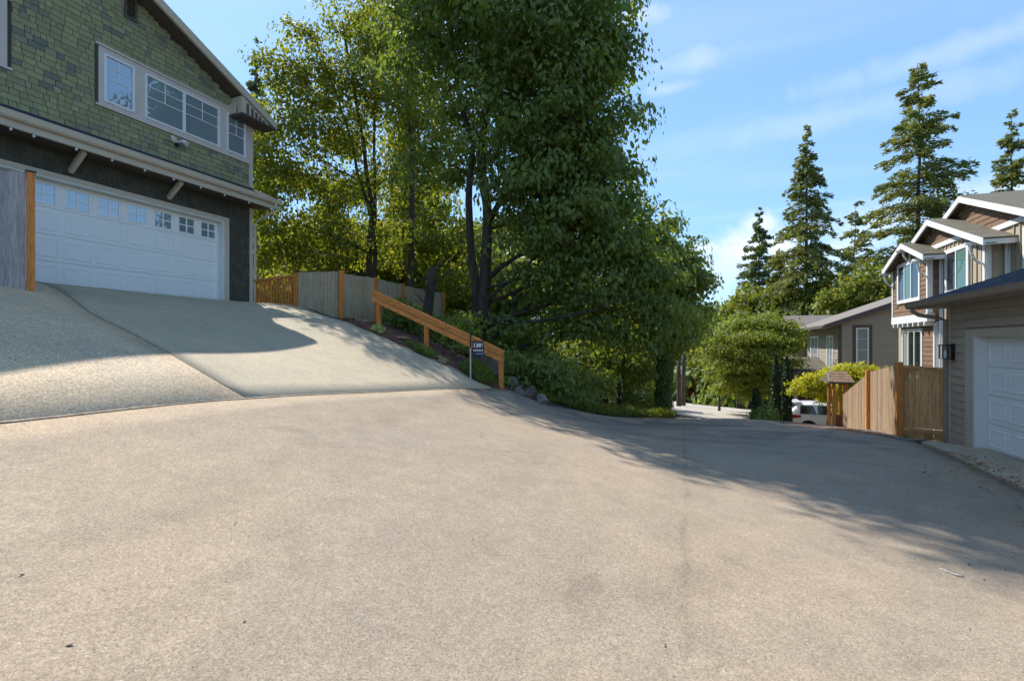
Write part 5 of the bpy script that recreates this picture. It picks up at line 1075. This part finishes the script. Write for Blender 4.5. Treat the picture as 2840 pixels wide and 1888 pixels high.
def shrub(px, py, Z, rpx, lab, mat, seed, name='shrub', cat='shrub', dens=500, leaf=.05, sq=.7, per=10, spread=.08, group=None, up=.6, n=5, ground=True):
    r = np.random.default_rng(seed); c = W(px, py, Z)
    b = Vector((c.x, c.y, H(c.x, c.y))) if ground else c; R_ = rpx * Z / FPX; t = thing(name, lab, cat, b, group)
    L = [(b.x + r.normal() * R_ * .4, b.y + r.normal() * R_ * .3, b.z + R_ * sq * .6 + r.random() * R_ * .3, R_ * r.uniform(.45, .75), sq) for _ in range(n)]
    P, N, T, s, tone, C = blob_leaves(L, dens, per, spread, leaf, seed, shell=.3, up=up, minz=.01); cloud_mesh('foliage', P, N, T, s, tone, M[mat], t)
    st = MB(); 
    for k in range(5): st.tube([b, b + Vector((r.normal() * R_ * .4, r.normal() * R_ * .4, R_ * .8))], [.02, .008], 4)
    tag(st.build('stems', M['bark'], t, recalc=False), kind='stuff'); return t
shrub(2130, 1165, 18.8, 36, 'loose green bush at the foot of the stout column shrub', 'leaf_under', 111, dens=260, leaf=.06, spread=.12, n=7)
shrub(1115, 905, 14.6, 60, 'dark glossy shrub behind the upper end of the handrail', 'leaf_maple', 112, dens=240, leaf=.06, spread=.12, sq=1.1, n=8)
shrub(1395, 985, 12.6, 26, 'light green sprig behind the lowest handrail post', 'leaf_under', 117, dens=260, leaf=.05, spread=.1, n=5)
shrub(1500, 1040, 15.0, 60, 'broad leafy bush right of the handrail foot', 'leaf_under', 118, dens=200, leaf=.08, spread=.16, n=8)
shrub(1590, 1085, 16.0, 70, 'green bush in the middle of the verge', 'leaf_under', 119, dens=200, leaf=.08, spread=.16, n=8)
# plants in the mulch bed
def tuft(px, py, rpx, lab, mat, seed, name, cat, blades=500, ln=1.0, w=.1):
    g = G(px, py); r = np.random.default_rng(seed); Z = -g.x * sn + g.y * cs; R_ = rpx * Z / FPX; t = thing(name, lab, cat, g, 'low plants in the mulch bed')
    a = r.random(blades) * 6.283; q = r.random(blades) ** .6; base = np.stack([g.x + np.cos(a) * q * R_ * .8, g.y + np.sin(a) * q * R_ * .6, np.zeros(blades)], 1); base[:, 2] = Hn(base[:, 0], base[:, 1]) + .05
    h = R_ * ln * (1 - .5 * q ** 2) * r.uniform(.6, 1.1, blades); d = np.stack([np.cos(a) * q * .8, np.sin(a) * q * .8, np.ones(blades)], 1) + r.normal(size=(blades, 3)) * .18
    d /= np.linalg.norm(d, axis=1, keepdims=True); cloud_mesh('leaves', base + d * h[:, None] * .5, rdir(blades, r) + np.array([0, 0, .3]), d, h * .5, r.random(blades), M[mat], t, wide=w, fold=.05); return t
tuft(1322, 1050, 46, 'biggest grassy green clump at the driveway edge below the sign', 'leaf_under', 121, 'grass_clump', 'plant', 1500, 1.15, .09)
tuft(1176, 985, 36, 'grassy green clump in front of the middle handrail post', 'leaf_under', 122, 'grass_clump', 'plant', 1000, .8, .10)
tuft(1140, 965, 20, 'small green clump uphill of the middle handrail post', 'leaf_under', 123, 'grass_clump', 'plant', 500, .9, .12)
tuft(1048, 924, 25, 'pale yellow hosta below the top handrail post', 'leaf_hosta', 124, 'hosta', 'plant', 90, .95, .42)
tuft(1228, 1003, 20, 'pale yellow variegated plant halfway down the mulch bed', 'leaf_hosta', 125, 'hosta', 'plant', 60, .7, .42)
tuft(1366, 1066, 18, 'small pale plant beside the lowest handrail post', 'leaf_jmaple', 126, 'hosta', 'plant', 60, .9, .4)
# boulders
def rock(name, px, py, Z, w, h, lab, mat='stone', seed=1, sink=.3, cat='boulder', group=None):
    c = W(px, py, Z); r = random.Random(seed); bm = bmesh.new(); bmesh.ops.create_icosphere(bm, subdivisions=3, radius=1)
    ax = [(Vector((r.gauss(0, 1), r.gauss(0, 1), r.gauss(0, 1))).normalized(), r.uniform(.55, .85)) for _ in range(11)]
    for v in bm.verts:
        p = v.co.copy()
        for a_, dd in ax:
            k = p.dot(a_)
            if k > dd: p -= a_ * (k - dd)
        p *= 1 + .03 * math.sin(p.x * 9 + seed) * math.cos(p.y * 8); v.co = Vector((p.x * w / 2, p.y * w * .42, p.z * h / 2))
    me = bpy.data.meshes.new(name); bm.to_mesh(me); bm.free(); me.materials.append(M[mat]); o = bpy.data.objects.new(name, me)
    gz0 = H(c.x, c.y); link(o, None, (c.x, c.y, gz0 + h * (.5 - sink))); o.rotation_euler = (0, .1, r.random() * 3); tag(o, lab, cat, group); return o
rock('boulder', 1352, 1010, 12.9, 1.05, .95, 'largest mossy grey boulder behind the address sign', seed=3, sink=.12)
rock('boulder', 1300, 985, 12.9, .5, .4, 'low rounded boulder uphill of the address sign', seed=4)
rock('boulder', 1420, 1066, 12.9, .55, .6, 'brown boulder just right of the lowest handrail post', seed=5)
rock('boulder', 1470, 1075, 13.3, .6, .5, 'grey boulder second right of the lowest handrail post', seed=6)
rock('boulder', 1500, 1098, 13.4, .6, .35, 'flat pale boulder at the road edge before the bushes', 'stone_pale', seed=7)
rock('boulder', 1440, 1095, 12.6, .4, .3, 'small dark boulder at the road edge', seed=12)
for i, (px, py, Z, w, lab) in enumerate([(1122, 948, 12.7, .55, 'tan edging stone uphill of the middle handrail post'), (965, 893, 13.5, .5, 'tan edging stone under the cedar fence'), (1020, 903, 13.4, .45, 'tan edging stone near the top handrail post'), (1225, 1020, 12.0, .34, 'tan edging stone beside the halfway pale plant')]):
    rock('edging_stone', px, py, Z, w, .22, lab, 'stone_tan', 20 + i, .2, 'stone', 'tan edging stones')
g_ = W(2440, 1200, 10.8); rock('stone', 2442, 1198, 11.0, .24, .12, 'small pale stone at the foot of the board fence', 'stone_pale', 31, .3, 'stone')
# grass on the verge
def grass(name, zones, n, hh, mat, seed, lab):
    r = np.random.default_rng(seed); P = []
    X = []; 
    for (poly, k) in zones:
        A, B = poly; t = r.random(k); u = r.random(k); i = (t * (len(A) - 1)).astype(int); fr_ = t * (len(A) - 1) - i; A_a = np.array(A); B_a = np.array(B)
        pa = A_a[i] * (1 - fr_)[:, None] + A_a[i + 1] * fr_[:, None]; pb_ = B_a[i] * (1 - fr_)[:, None] + B_a[i + 1] * fr_[:, None]; X.append(pa * (1 - u)[:, None] + pb_ * u[:, None])
    X = np.concatenate(X); k = len(X); cl = (np.sin(X[:, 0] * 3.1) * np.cos(X[:, 1] * 2.3) + 1.2) / 2.2; h = hh * r.uniform(.3, 1.1, k) * (.5 + cl)
    d = np.stack([r.normal(size=k) * .35, r.normal(size=k) * .35, np.ones(k)], 1); b = np.stack([X[:, 0], X[:, 1], Hn(X[:, 0], X[:, 1]) + .01], 1)
    o = cloud_mesh(name, b + d * (h / 2)[:, None], rdir(k, r), d, h / 2, r.random(k) * .6 + cl * .35, M[mat], None, wide=.12, fold=0); o['label'] = lab; return o
grass('grass', [(([(-4.4, 12.9), (-3.3, 14.95), (-1.85, 17.2), (-1.1, 19.2), (-1.1, 21)], [(-6.4, 14.6), (-5.2, 16.8), (-4.0, 19.4), (-3.4, 22), (-3.0, 24)]), 34000)], 1, .30, 'leaf_grass', 131, 'long grass and weeds on the lane verge')
grass('grass', [(([(3.85, 12.0), (4.1, 13.5), (4.3, 15.3)], [(4.6, 12.5), (4.35, 13.5), (4.36, 15.3)]), 2600)], 1, .07, 'leaf_grass', 132, 'thin grass at the foot of the board fence')
grass('lawn', [(([(-5.4, 40), (-8, 52)], [(-2.2, 33), (-4.2, 52)]), 9000), (([(-12, 38), (-14, 52)], [(-5.4, 40), (-5, 56)]), 9000)], 1, .3, 'leaf_grass', 133, 'sunny mown slope beyond the ivy trunk')
# fallen debris
def scatter(name, pts, size, mat, lab, seed, lift=.06):
    r = np.random.default_rng(seed); P = np.array([[x, y, H(x, y) + lift] for x, y in pts]); n = len(P); o = cloud_mesh(name, P, np.array([0, 0, 1.]) + r.normal(size=(n, 3)) * .3, rdir(n, r), size * r.uniform(.5, 1.3, n), r.random(n), M[mat], None, wide=.35); o['label'] = lab; return o
r_ = np.random.default_rng(5); pts = []
for _ in range(420):
    y = r_.uniform(5.5, 10.4); pts.append((3.98 + r_.normal() * .10 + .25 * max(0, r_.normal()), y))
for _ in range(160): pts.append((3.5 + r_.normal() * .3, r_.uniform(5, 9)))
scatter('fallen_leaves', pts, .035, 'leaf_dry', 'orange dry needles along the concrete apron', 6, .075)
pts = [(g.x, g.y) for g in (G(px, py) for px, py in [(443, 1300), (652, 1467), (690, 1500), (578, 1340), (62, 1612), (678, 1743), (195, 1810), (2380, 1434), (2500, 1335), (2790, 1592), (2688, 1577), (2730, 1620), (2690, 1760), (2655, 1750), (1845, 1808), (80, 1145)])]
scatter('debris', pts, .014, 'bark', 'small dark bits lying on the road', 8, .036)
r_ = np.random.default_rng(15); pts = [(r_.uniform(-4.8, 4), r_.uniform(1.2, 11)) for _ in range(90)]; scatter('debris', pts, .010, 'stone_pale', 'tiny pale grit on the road', 9, .034)
r_ = np.random.default_rng(16); pts = []
for _ in range(1100): t = r_.random(); pts.append((2.75 + r_.normal() * .2 + t * .9, 19 - t * 7)) 
scatter('leaf_litter', pts, .03, 'leaf_dry', 'dry litter along the gravel edge', 10, .05)
r_ = np.random.default_rng(17); pts = []
for _ in range(1800): t = r_.random(); u = r_.random(); pts.append((-4.7 - t * 4.6, 11.3 + u * 1.9))
scatter('bark_chips', pts, .045, 'bark_chip' if 'bark_chip' in M else 'mulch', 'loose bark chips on the planting bed', 12, .075)

# ivy covered trunk and bins across the street
b = gz_(1838, 21.5); t = thing('ivy_trunk', 'thick dark ivy clad trunk at the end of the grass verge', 'tree', b); top = W(1845, 985, 21.5)
MB().tube(bend(b - Vector((0, 0, .3)), top, 6, .02, rng), [.30, .26, .24, .23, .22, .2, .18], 9).build('trunk', M['bark'], t, smooth=True)
rv = np.random.default_rng(140); n = 2600; f = rv.random(n) ** .8; a = rv.random(n) * 6.283; c0 = np.array(b); c1 = np.array(top); P = c0 + (c1 - c0) * f[:, None] + np.stack([np.cos(a), np.sin(a), np.zeros(n)], 1) * (.30 + .12 * rv.random(n))[:, None]
cloud_mesh('ivy', P, np.stack([np.cos(a), np.sin(a), np.ones(n) * .3], 1) + rv.normal(size=(n, 3)) * .4, rdir(n, rv) - np.array([0, 0, .6]), .06 * rv.uniform(.6, 1.3, n), rv.random(n) * .7, M['leaf_maple'], t)
def trash_bin(px, Z, lab):
    b = gz_(px, Z, .04); t = thing('trash_bin', lab, 'bin', b, 'bins across the street'); w, d, h = .30, .34, .88
    MB().hexa([(b.x - w * .8, b.y - d * .8, b.z + .06), (b.x + w * .8, b.y - d * .8, b.z + .06), (b.x + w * .8, b.y + d * .7, b.z + .06), (b.x - w * .8, b.y + d * .7, b.z + .06), (b.x - w, b.y - d, b.z + h), (b.x + w, b.y - d, b.z + h), (b.x + w, b.y + d, b.z + h), (b.x - w, b.y + d, b.z + h)]).build('body', M['black'], t, bevel=.02)
    MB().hexa([(b.x - w * 1.08, b.y - d * 1.1, b.z + h + .002), (b.x + w * 1.08, b.y - d * 1.1, b.z + h + .002), (b.x + w * 1.08, b.y + d * 1.1, b.z + h + .002), (b.x - w * 1.08, b.y + d * 1.1, b.z + h + .002), (b.x - w, b.y - d * .9, b.z + h + .09), (b.x + w, b.y - d * .9, b.z + h + .09), (b.x + w, b.y + d, b.z + h + .11), (b.x - w, b.y + d, b.z + h + .11)]).build('lid', M['white'], t, bevel=.02)
    for sx in (-1, 1): MB().tube([(b.x + sx * (w * .85), b.y + d * .7, b.z + .12), (b.x + sx * (w * .85 + .06), b.y + d * .7, b.z + .12)], .12, 12).build('wheel', M['tyre'], t)
trash_bin(1783, 36, 'black bin with pale lid left of the ivy trunk'); trash_bin(1855, 36, 'black bin with pale lid right of the ivy trunk')
rock('boulder', 1762, 1130, 35.5, 1.0, .8, 'pale rock left of the first bin', 'stone_pale', 41); rock('boulder', 1803, 1132, 35.5, .9, .7, 'pale rock between bin and ivy trunk', 'stone_pale', 42)
mp_ = gz_(1868, 36); MB().tube([mp_, mp_ + Vector((0, 0, 1.3))], .025, 6).build('marker_post', M['dark_trim'], label='thin marker post beside the right bin', cat='post')

# arbor with shingled roof
az0 = -1.65; ap = W(2328, 1180, 17.5); ar = thing('arbor', 'little cedar arbor with shingled roof and low red gate past the board fence', 'arbor', (ap.x, ap.y, H(ap.x, ap.y)))
x0, x1 = W(2314, 1100, 17.5).x, W(2343, 1100, 17.5).x; yA = ap.y; gzr = H(ap.x, ap.y) - .1; zt = W(2328, 1062, 17.5).z
for x in (x0, x1):
    for y in (yA, yA + .7): put('post', unit_board('cedar_new', .09, .09), (x, y, gzr), ar, (1, 1, zt - gzr), 0)
for y in (yA - .12, yA + .8): MB().beam((x0 - .18, y, zt + .02), (x1 + .18, y, zt + .02), .05, .09).build('beam', M['cedar_new'], ar)
zr1 = W(2328, 1032, 17.5).z; ym = yA + .35; m = MB()
rfA = MB().add([(x0 - .22, yA - .35, zt + .05), (x1 + .22, yA - .35, zt + .05), (x1 + .12, ym, zr1), (x0 - .12, ym, zr1), (x0 - .22, yA + 1.05, zt + .05), (x1 + .22, yA + 1.05, zt + .05), (x0 - .22, yA - .35, zt + .01), (x1 + .22, yA - .35, zt + .01), (x0 - .22, yA + 1.05, zt + .01), (x1 + .22, yA + 1.05, zt + .01)], [(0, 1, 2, 3), (3, 2, 5, 4), (0, 6, 7, 1), (4, 5, 9, 8), (0, 3, 4, 8, 6), (1, 7, 9, 5, 2)]).build('roof', M['roof_brown'], ar)
rr = random.Random(6)
for k in range(4):
    s = k / 4; n = 6
    for i in range(n):
        u0_ = i / n + (.5 / n if k % 2 else 0); 
        if u0_ > .97: continue
        u1_ = min(1, u0_ + 1 / n - .01)
        def pt(u, s_, h): 
            xa = x0 - .22 + .10 * s_; xb = x1 + .22 - .10 * s_; return (xa + (xb - xa) * u, yA - .35 + (ym - yA + .35) * s_, zt + .05 + (zr1 - zt - .05) * s_ + h)
        MB().hexa([pt(u0_, s, .002), pt(u1_, s, .002), pt(u1_, s + .27, .002), pt(u0_, s + .27, .002), pt(u0_, s, .022), pt(u1_, s, .022), pt(u1_, s + .27, .008), pt(u0_, s + .27, .008)]).build('shingle', M['shake'], rfA)
MB().beam((x0 - .2, yA - .36, zt + .02), (x0 - .14, ym, zr1 - .03), .04, .07).build('rafter', M['cedar_tan'], ar)
M['red_wood'] = MAT('red_stained_wood', (.30, .065, .03), .7, .2, 3, (6, 6, .7))
gg = MB(); zg = W(2328, 1150, 17.5).z
for i in range(4): a_ = x0 + .06 + i * (x1 - x0 - .12) / 4; MB().box(a_, a_ + (x1 - x0 - .12) / 4 - .008, yA - .02, yA + .01, gzr + .05, zg).build('board', M['red_wood'], ar)

# white parked car: tail towards the street, flank towards us
def car():
    Zc = 24.2; rx = W(2184, 1150, Zc).x; cy0 = W(2240, 1150, Zc - .6).y; L, Wd, Hh = 4.55, 1.86, 1.66; roofz = W(2250, 1112, Zc).z; g = roofz - Hh
    t = thing('parked_car', 'white parked hatchback suv half hidden by the golden maple and arbor', 'car', (rx + L / 2, cy0 + Wd / 2, g))
    st = [(0.00, .42, .92, .98, .86), (.06, .30, .98, 1.08, .95), (.22, .25, 1.02, 1.34, .98), (.50, .24, 1.03, 1.58, 1), (1.0, .24, 1.03, 1.645, 1), (1.8, .24, 1.02, 1.66, 1), (2.5, .24, 1.0, 1.60, 1), (2.9, .24, .98, 1.42, 1), (3.35, .24, .97, 1.10, .99), (3.9, .26, .90, .96, .97), (4.35, .30, .78, .82, .9), (4.55, .40, .62, .64, .78)]
    hw = Wd / 2; ring = lambda s: [(-1, 0)]
    V = []; Fs = []
    for (x, zb, zbelt, zr, wf) in st:
        w = hw * wf; wr = w * (.80 if zr - zbelt > .2 else .93); R = [(-w * .86, zb), (-w * .98, zb + .14), (-w, zb + (zbelt - zb) * .5), (-w * .965, zbelt), (-wr, zr - .07 if zr - zbelt > .2 else (zr + zbelt) / 2), (-wr * .86, zr), (wr * .86, zr), (wr, zr - .07 if zr - zbelt > .2 else (zr + zbelt) / 2), (w * .965, zbelt), (w, zb + (zbelt - zb) * .5), (w * .98, zb + .14), (w * .86, zb)]
        V += [(rx + x, cy0 + hw + y, g + z) for y, z in R]
    n = 12
    for i in range(len(st) - 1): Fs += [(i * n + k, i * n + (k + 1) % n, (i + 1) * n + (k + 1) % n, (i + 1) * n + k) for k in range(n)]
    Fs += [tuple(range(n)), tuple(range((len(st) - 1) * n, len(st) * n))]
    m = MB(); m.add(V, Fs); body = m.build('body', M['car_white'], t, smooth=True); sb = body.modifiers.new('s', 'SUBSURF'); sb.levels = 1; sb.render_levels = 2
    # glazing: side windows and the tailgate glass
    for sgn in (-1, 1):
        yy = lambda z, wf=1: cy0 + hw + sgn * (hw * .965 + (hw * .80 - hw * .965) * ((z - 1.03) / .55) + .012)
        for (a, b, c, d) in ((.52, 1.25, .55, 1.1), (1.3, 2.1, 1.3, 2.05), (2.15, 3.05, 2.1, 2.72)):
            zA, zB = 1.08, 1.50; MB().add([(rx + a, yy(zA), g + zA), (rx + b, yy(zA), g + zA), (rx + d, yy(zB), g + zB), (rx + c, yy(zB), g + zB), (rx + a, yy(zA) - sgn * .03, g + zA), (rx + b, yy(zA) - sgn * .03, g + zA), (rx + d, yy(zB) - sgn * .03, g + zB), (rx + c, yy(zB) - sgn * .03, g + zB)], [(0, 1, 2, 3), (0, 1, 5, 4), (2, 3, 7, 6), (1, 2, 6, 5), (0, 3, 7, 4)]).build('side_window', M['glass_dark'], t)
        for xw in (.88, 3.62):
            yo = cy0 + hw + sgn * (hw - .02); arch = MB(); arch.tube([(rx + xw, yo - sgn * .2, g + .36), (rx + xw, yo + sgn * .012, g + .36)], .41, 24); arch.build('wheel_arch', M['tyre'], t)
            wh = MB().tube([(rx + xw, yo - sgn * .2, g + .345), (rx + xw, yo + sgn * .03, g + .345)], .345, 24).build('wheel', M['tyre'], t); MB().tube([(rx + xw, yo + sgn * .02, g + .345), (rx + xw, yo + sgn * .04, g + .345)], .23, 16).build('rim', M['alloy'], wh)
        # tail light wrapping the corner
        ty = cy0 + hw + sgn * hw * .62; MB().add([(rx - .015, ty, g + .90), (rx - .015, ty, g + 1.02), (rx + .03, cy0 + hw + sgn * (hw * .97), g + .82), (rx + .03, cy0 + hw + sgn * (hw * .96), g + 1.03), (rx + .55, cy0 + hw + sgn * (hw * 1.012), g + .90), (rx + .55, cy0 + hw + sgn * (hw * 1.0), g + 1.01), (rx + .1, ty, g + .95)], [(0, 1, 3, 2), (2, 3, 5, 4), (1, 3, 6), (3, 5, 6), (0, 2, 6), (2, 4, 6)]).build('tail_light', M['red_lens'], t, smooth=False)
    MB().add([(rx + .055, cy0 + .22, g + 1.06), (rx + .055, cy0 + Wd - .22, g + 1.06), (rx + .34, cy0 + Wd - .34, g + 1.46), (rx + .34, cy0 + .34, g + 1.46), (rx + .1, cy0 + .22, g + 1.06), (rx + .1, cy0 + Wd - .22, g + 1.06), (rx + .4, cy0 + Wd - .34, g + 1.46), (rx + .4, cy0 + .34, g + 1.46)], [(0, 1, 2, 3), (0, 1, 5, 4), (1, 2, 6, 5), (2, 3, 7, 6), (3, 0, 4, 7)]).build('rear_window', M['glass_dark'], t)
    MB().hexa([(rx + .26, cy0 + .25, g + 1.585), (rx + .62, cy0 + .25, g + 1.63), (rx + .62, cy0 + Wd - .25, g + 1.63), (rx + .26, cy0 + Wd - .25, g + 1.585), (rx + .26, cy0 + .25, g + 1.615), (rx + .62, cy0 + .25, g + 1.665), (rx + .62, cy0 + Wd - .25, g + 1.665), (rx + .26, cy0 + Wd - .25, g + 1.615)]).build('spoiler', M['car_white'], t, bevel=.01)
    MB().box(rx - .01, rx + .4, cy0 + .12, cy0 + Wd - .12, g + .26, g + .42).build('bumper_cladding', M['tyre'], t, bevel=.02)
car()

# address sign on a post
sp = W(1305, 1020, 11.7); sg = thing('address_sign', 'black hanging address sign with white digits on a slim post beside the handrail', 'sign', (sp.x, sp.y, H(sp.x, sp.y)))
zt = W(1305, 924, 11.7).z; zm = W(1305, 965, 11.7).z; zb = H(sp.x, sp.y) - .1
MB().tube([(sp.x, sp.y, zm), (sp.x, sp.y, zt)], .022, 8).build('post_top', M['black'], sg); MB().tube([(sp.x, sp.y, zb), (sp.x, sp.y, zm)], .018, 8).build('post', M['trim_grey'], sg)
rd = Vector((cs, sn, 0)); nd_ = Vector((sn, -cs, 0)); o0 = sp.copy(); zz1 = W(1305, 947, 11.7).z
MB().beam(Vector((sp.x, sp.y, zz1 + .02)), Vector((sp.x, sp.y, zz1 + .02)) + rd * .36, .02, .02).build('arm', M['black'], sg)
sfz = Fr(sp.x, sp.y, rd.x, rd.y, nd_.x, nd_.y); ya_, yb_ = W(1305, 984, 11.7).z, zz1
pl = MB().fbox(sfz, .05, .34, ya_, yb_, -.006, .006).build('plate', M['black'], sg)
def text(s, u, z, size, mat, parent):
    cu = bpy.data.curves.new('digits', 'FONT'); cu.body = s; cu.size = size; cu.extrude = .002; cu.align_x = 'CENTER'; cu.offset = .004
    tmp = bpy.data.objects.new('tmp', cu); me = bpy.data.meshes.new_from_object(tmp); bpy.data.objects.remove(tmp); me.materials.append(M[mat])
    o = bpy.data.objects.new('digits', me); link(o, parent, sfz.p(u, .010, z)); o.rotation_euler = (math.pi / 2, 0, TH); return o
h_ = yb_ - ya_
text('1386', .195, yb_ - h_ * .42, .135, 'sign_white', sg)
for k, (zf, mt) in enumerate(((.60, 'sign_white'), (.86, 'sign_blue'))):
    for i in range(7):
        if k and i in (0, 1): continue
        MB().fbox(sfz, .075 + i * .035, .10 + i * .035, yb_ - h_ * zf - .035, yb_ - h_ * zf, .0065, .009).build('small_lettering', M[mt], sg)
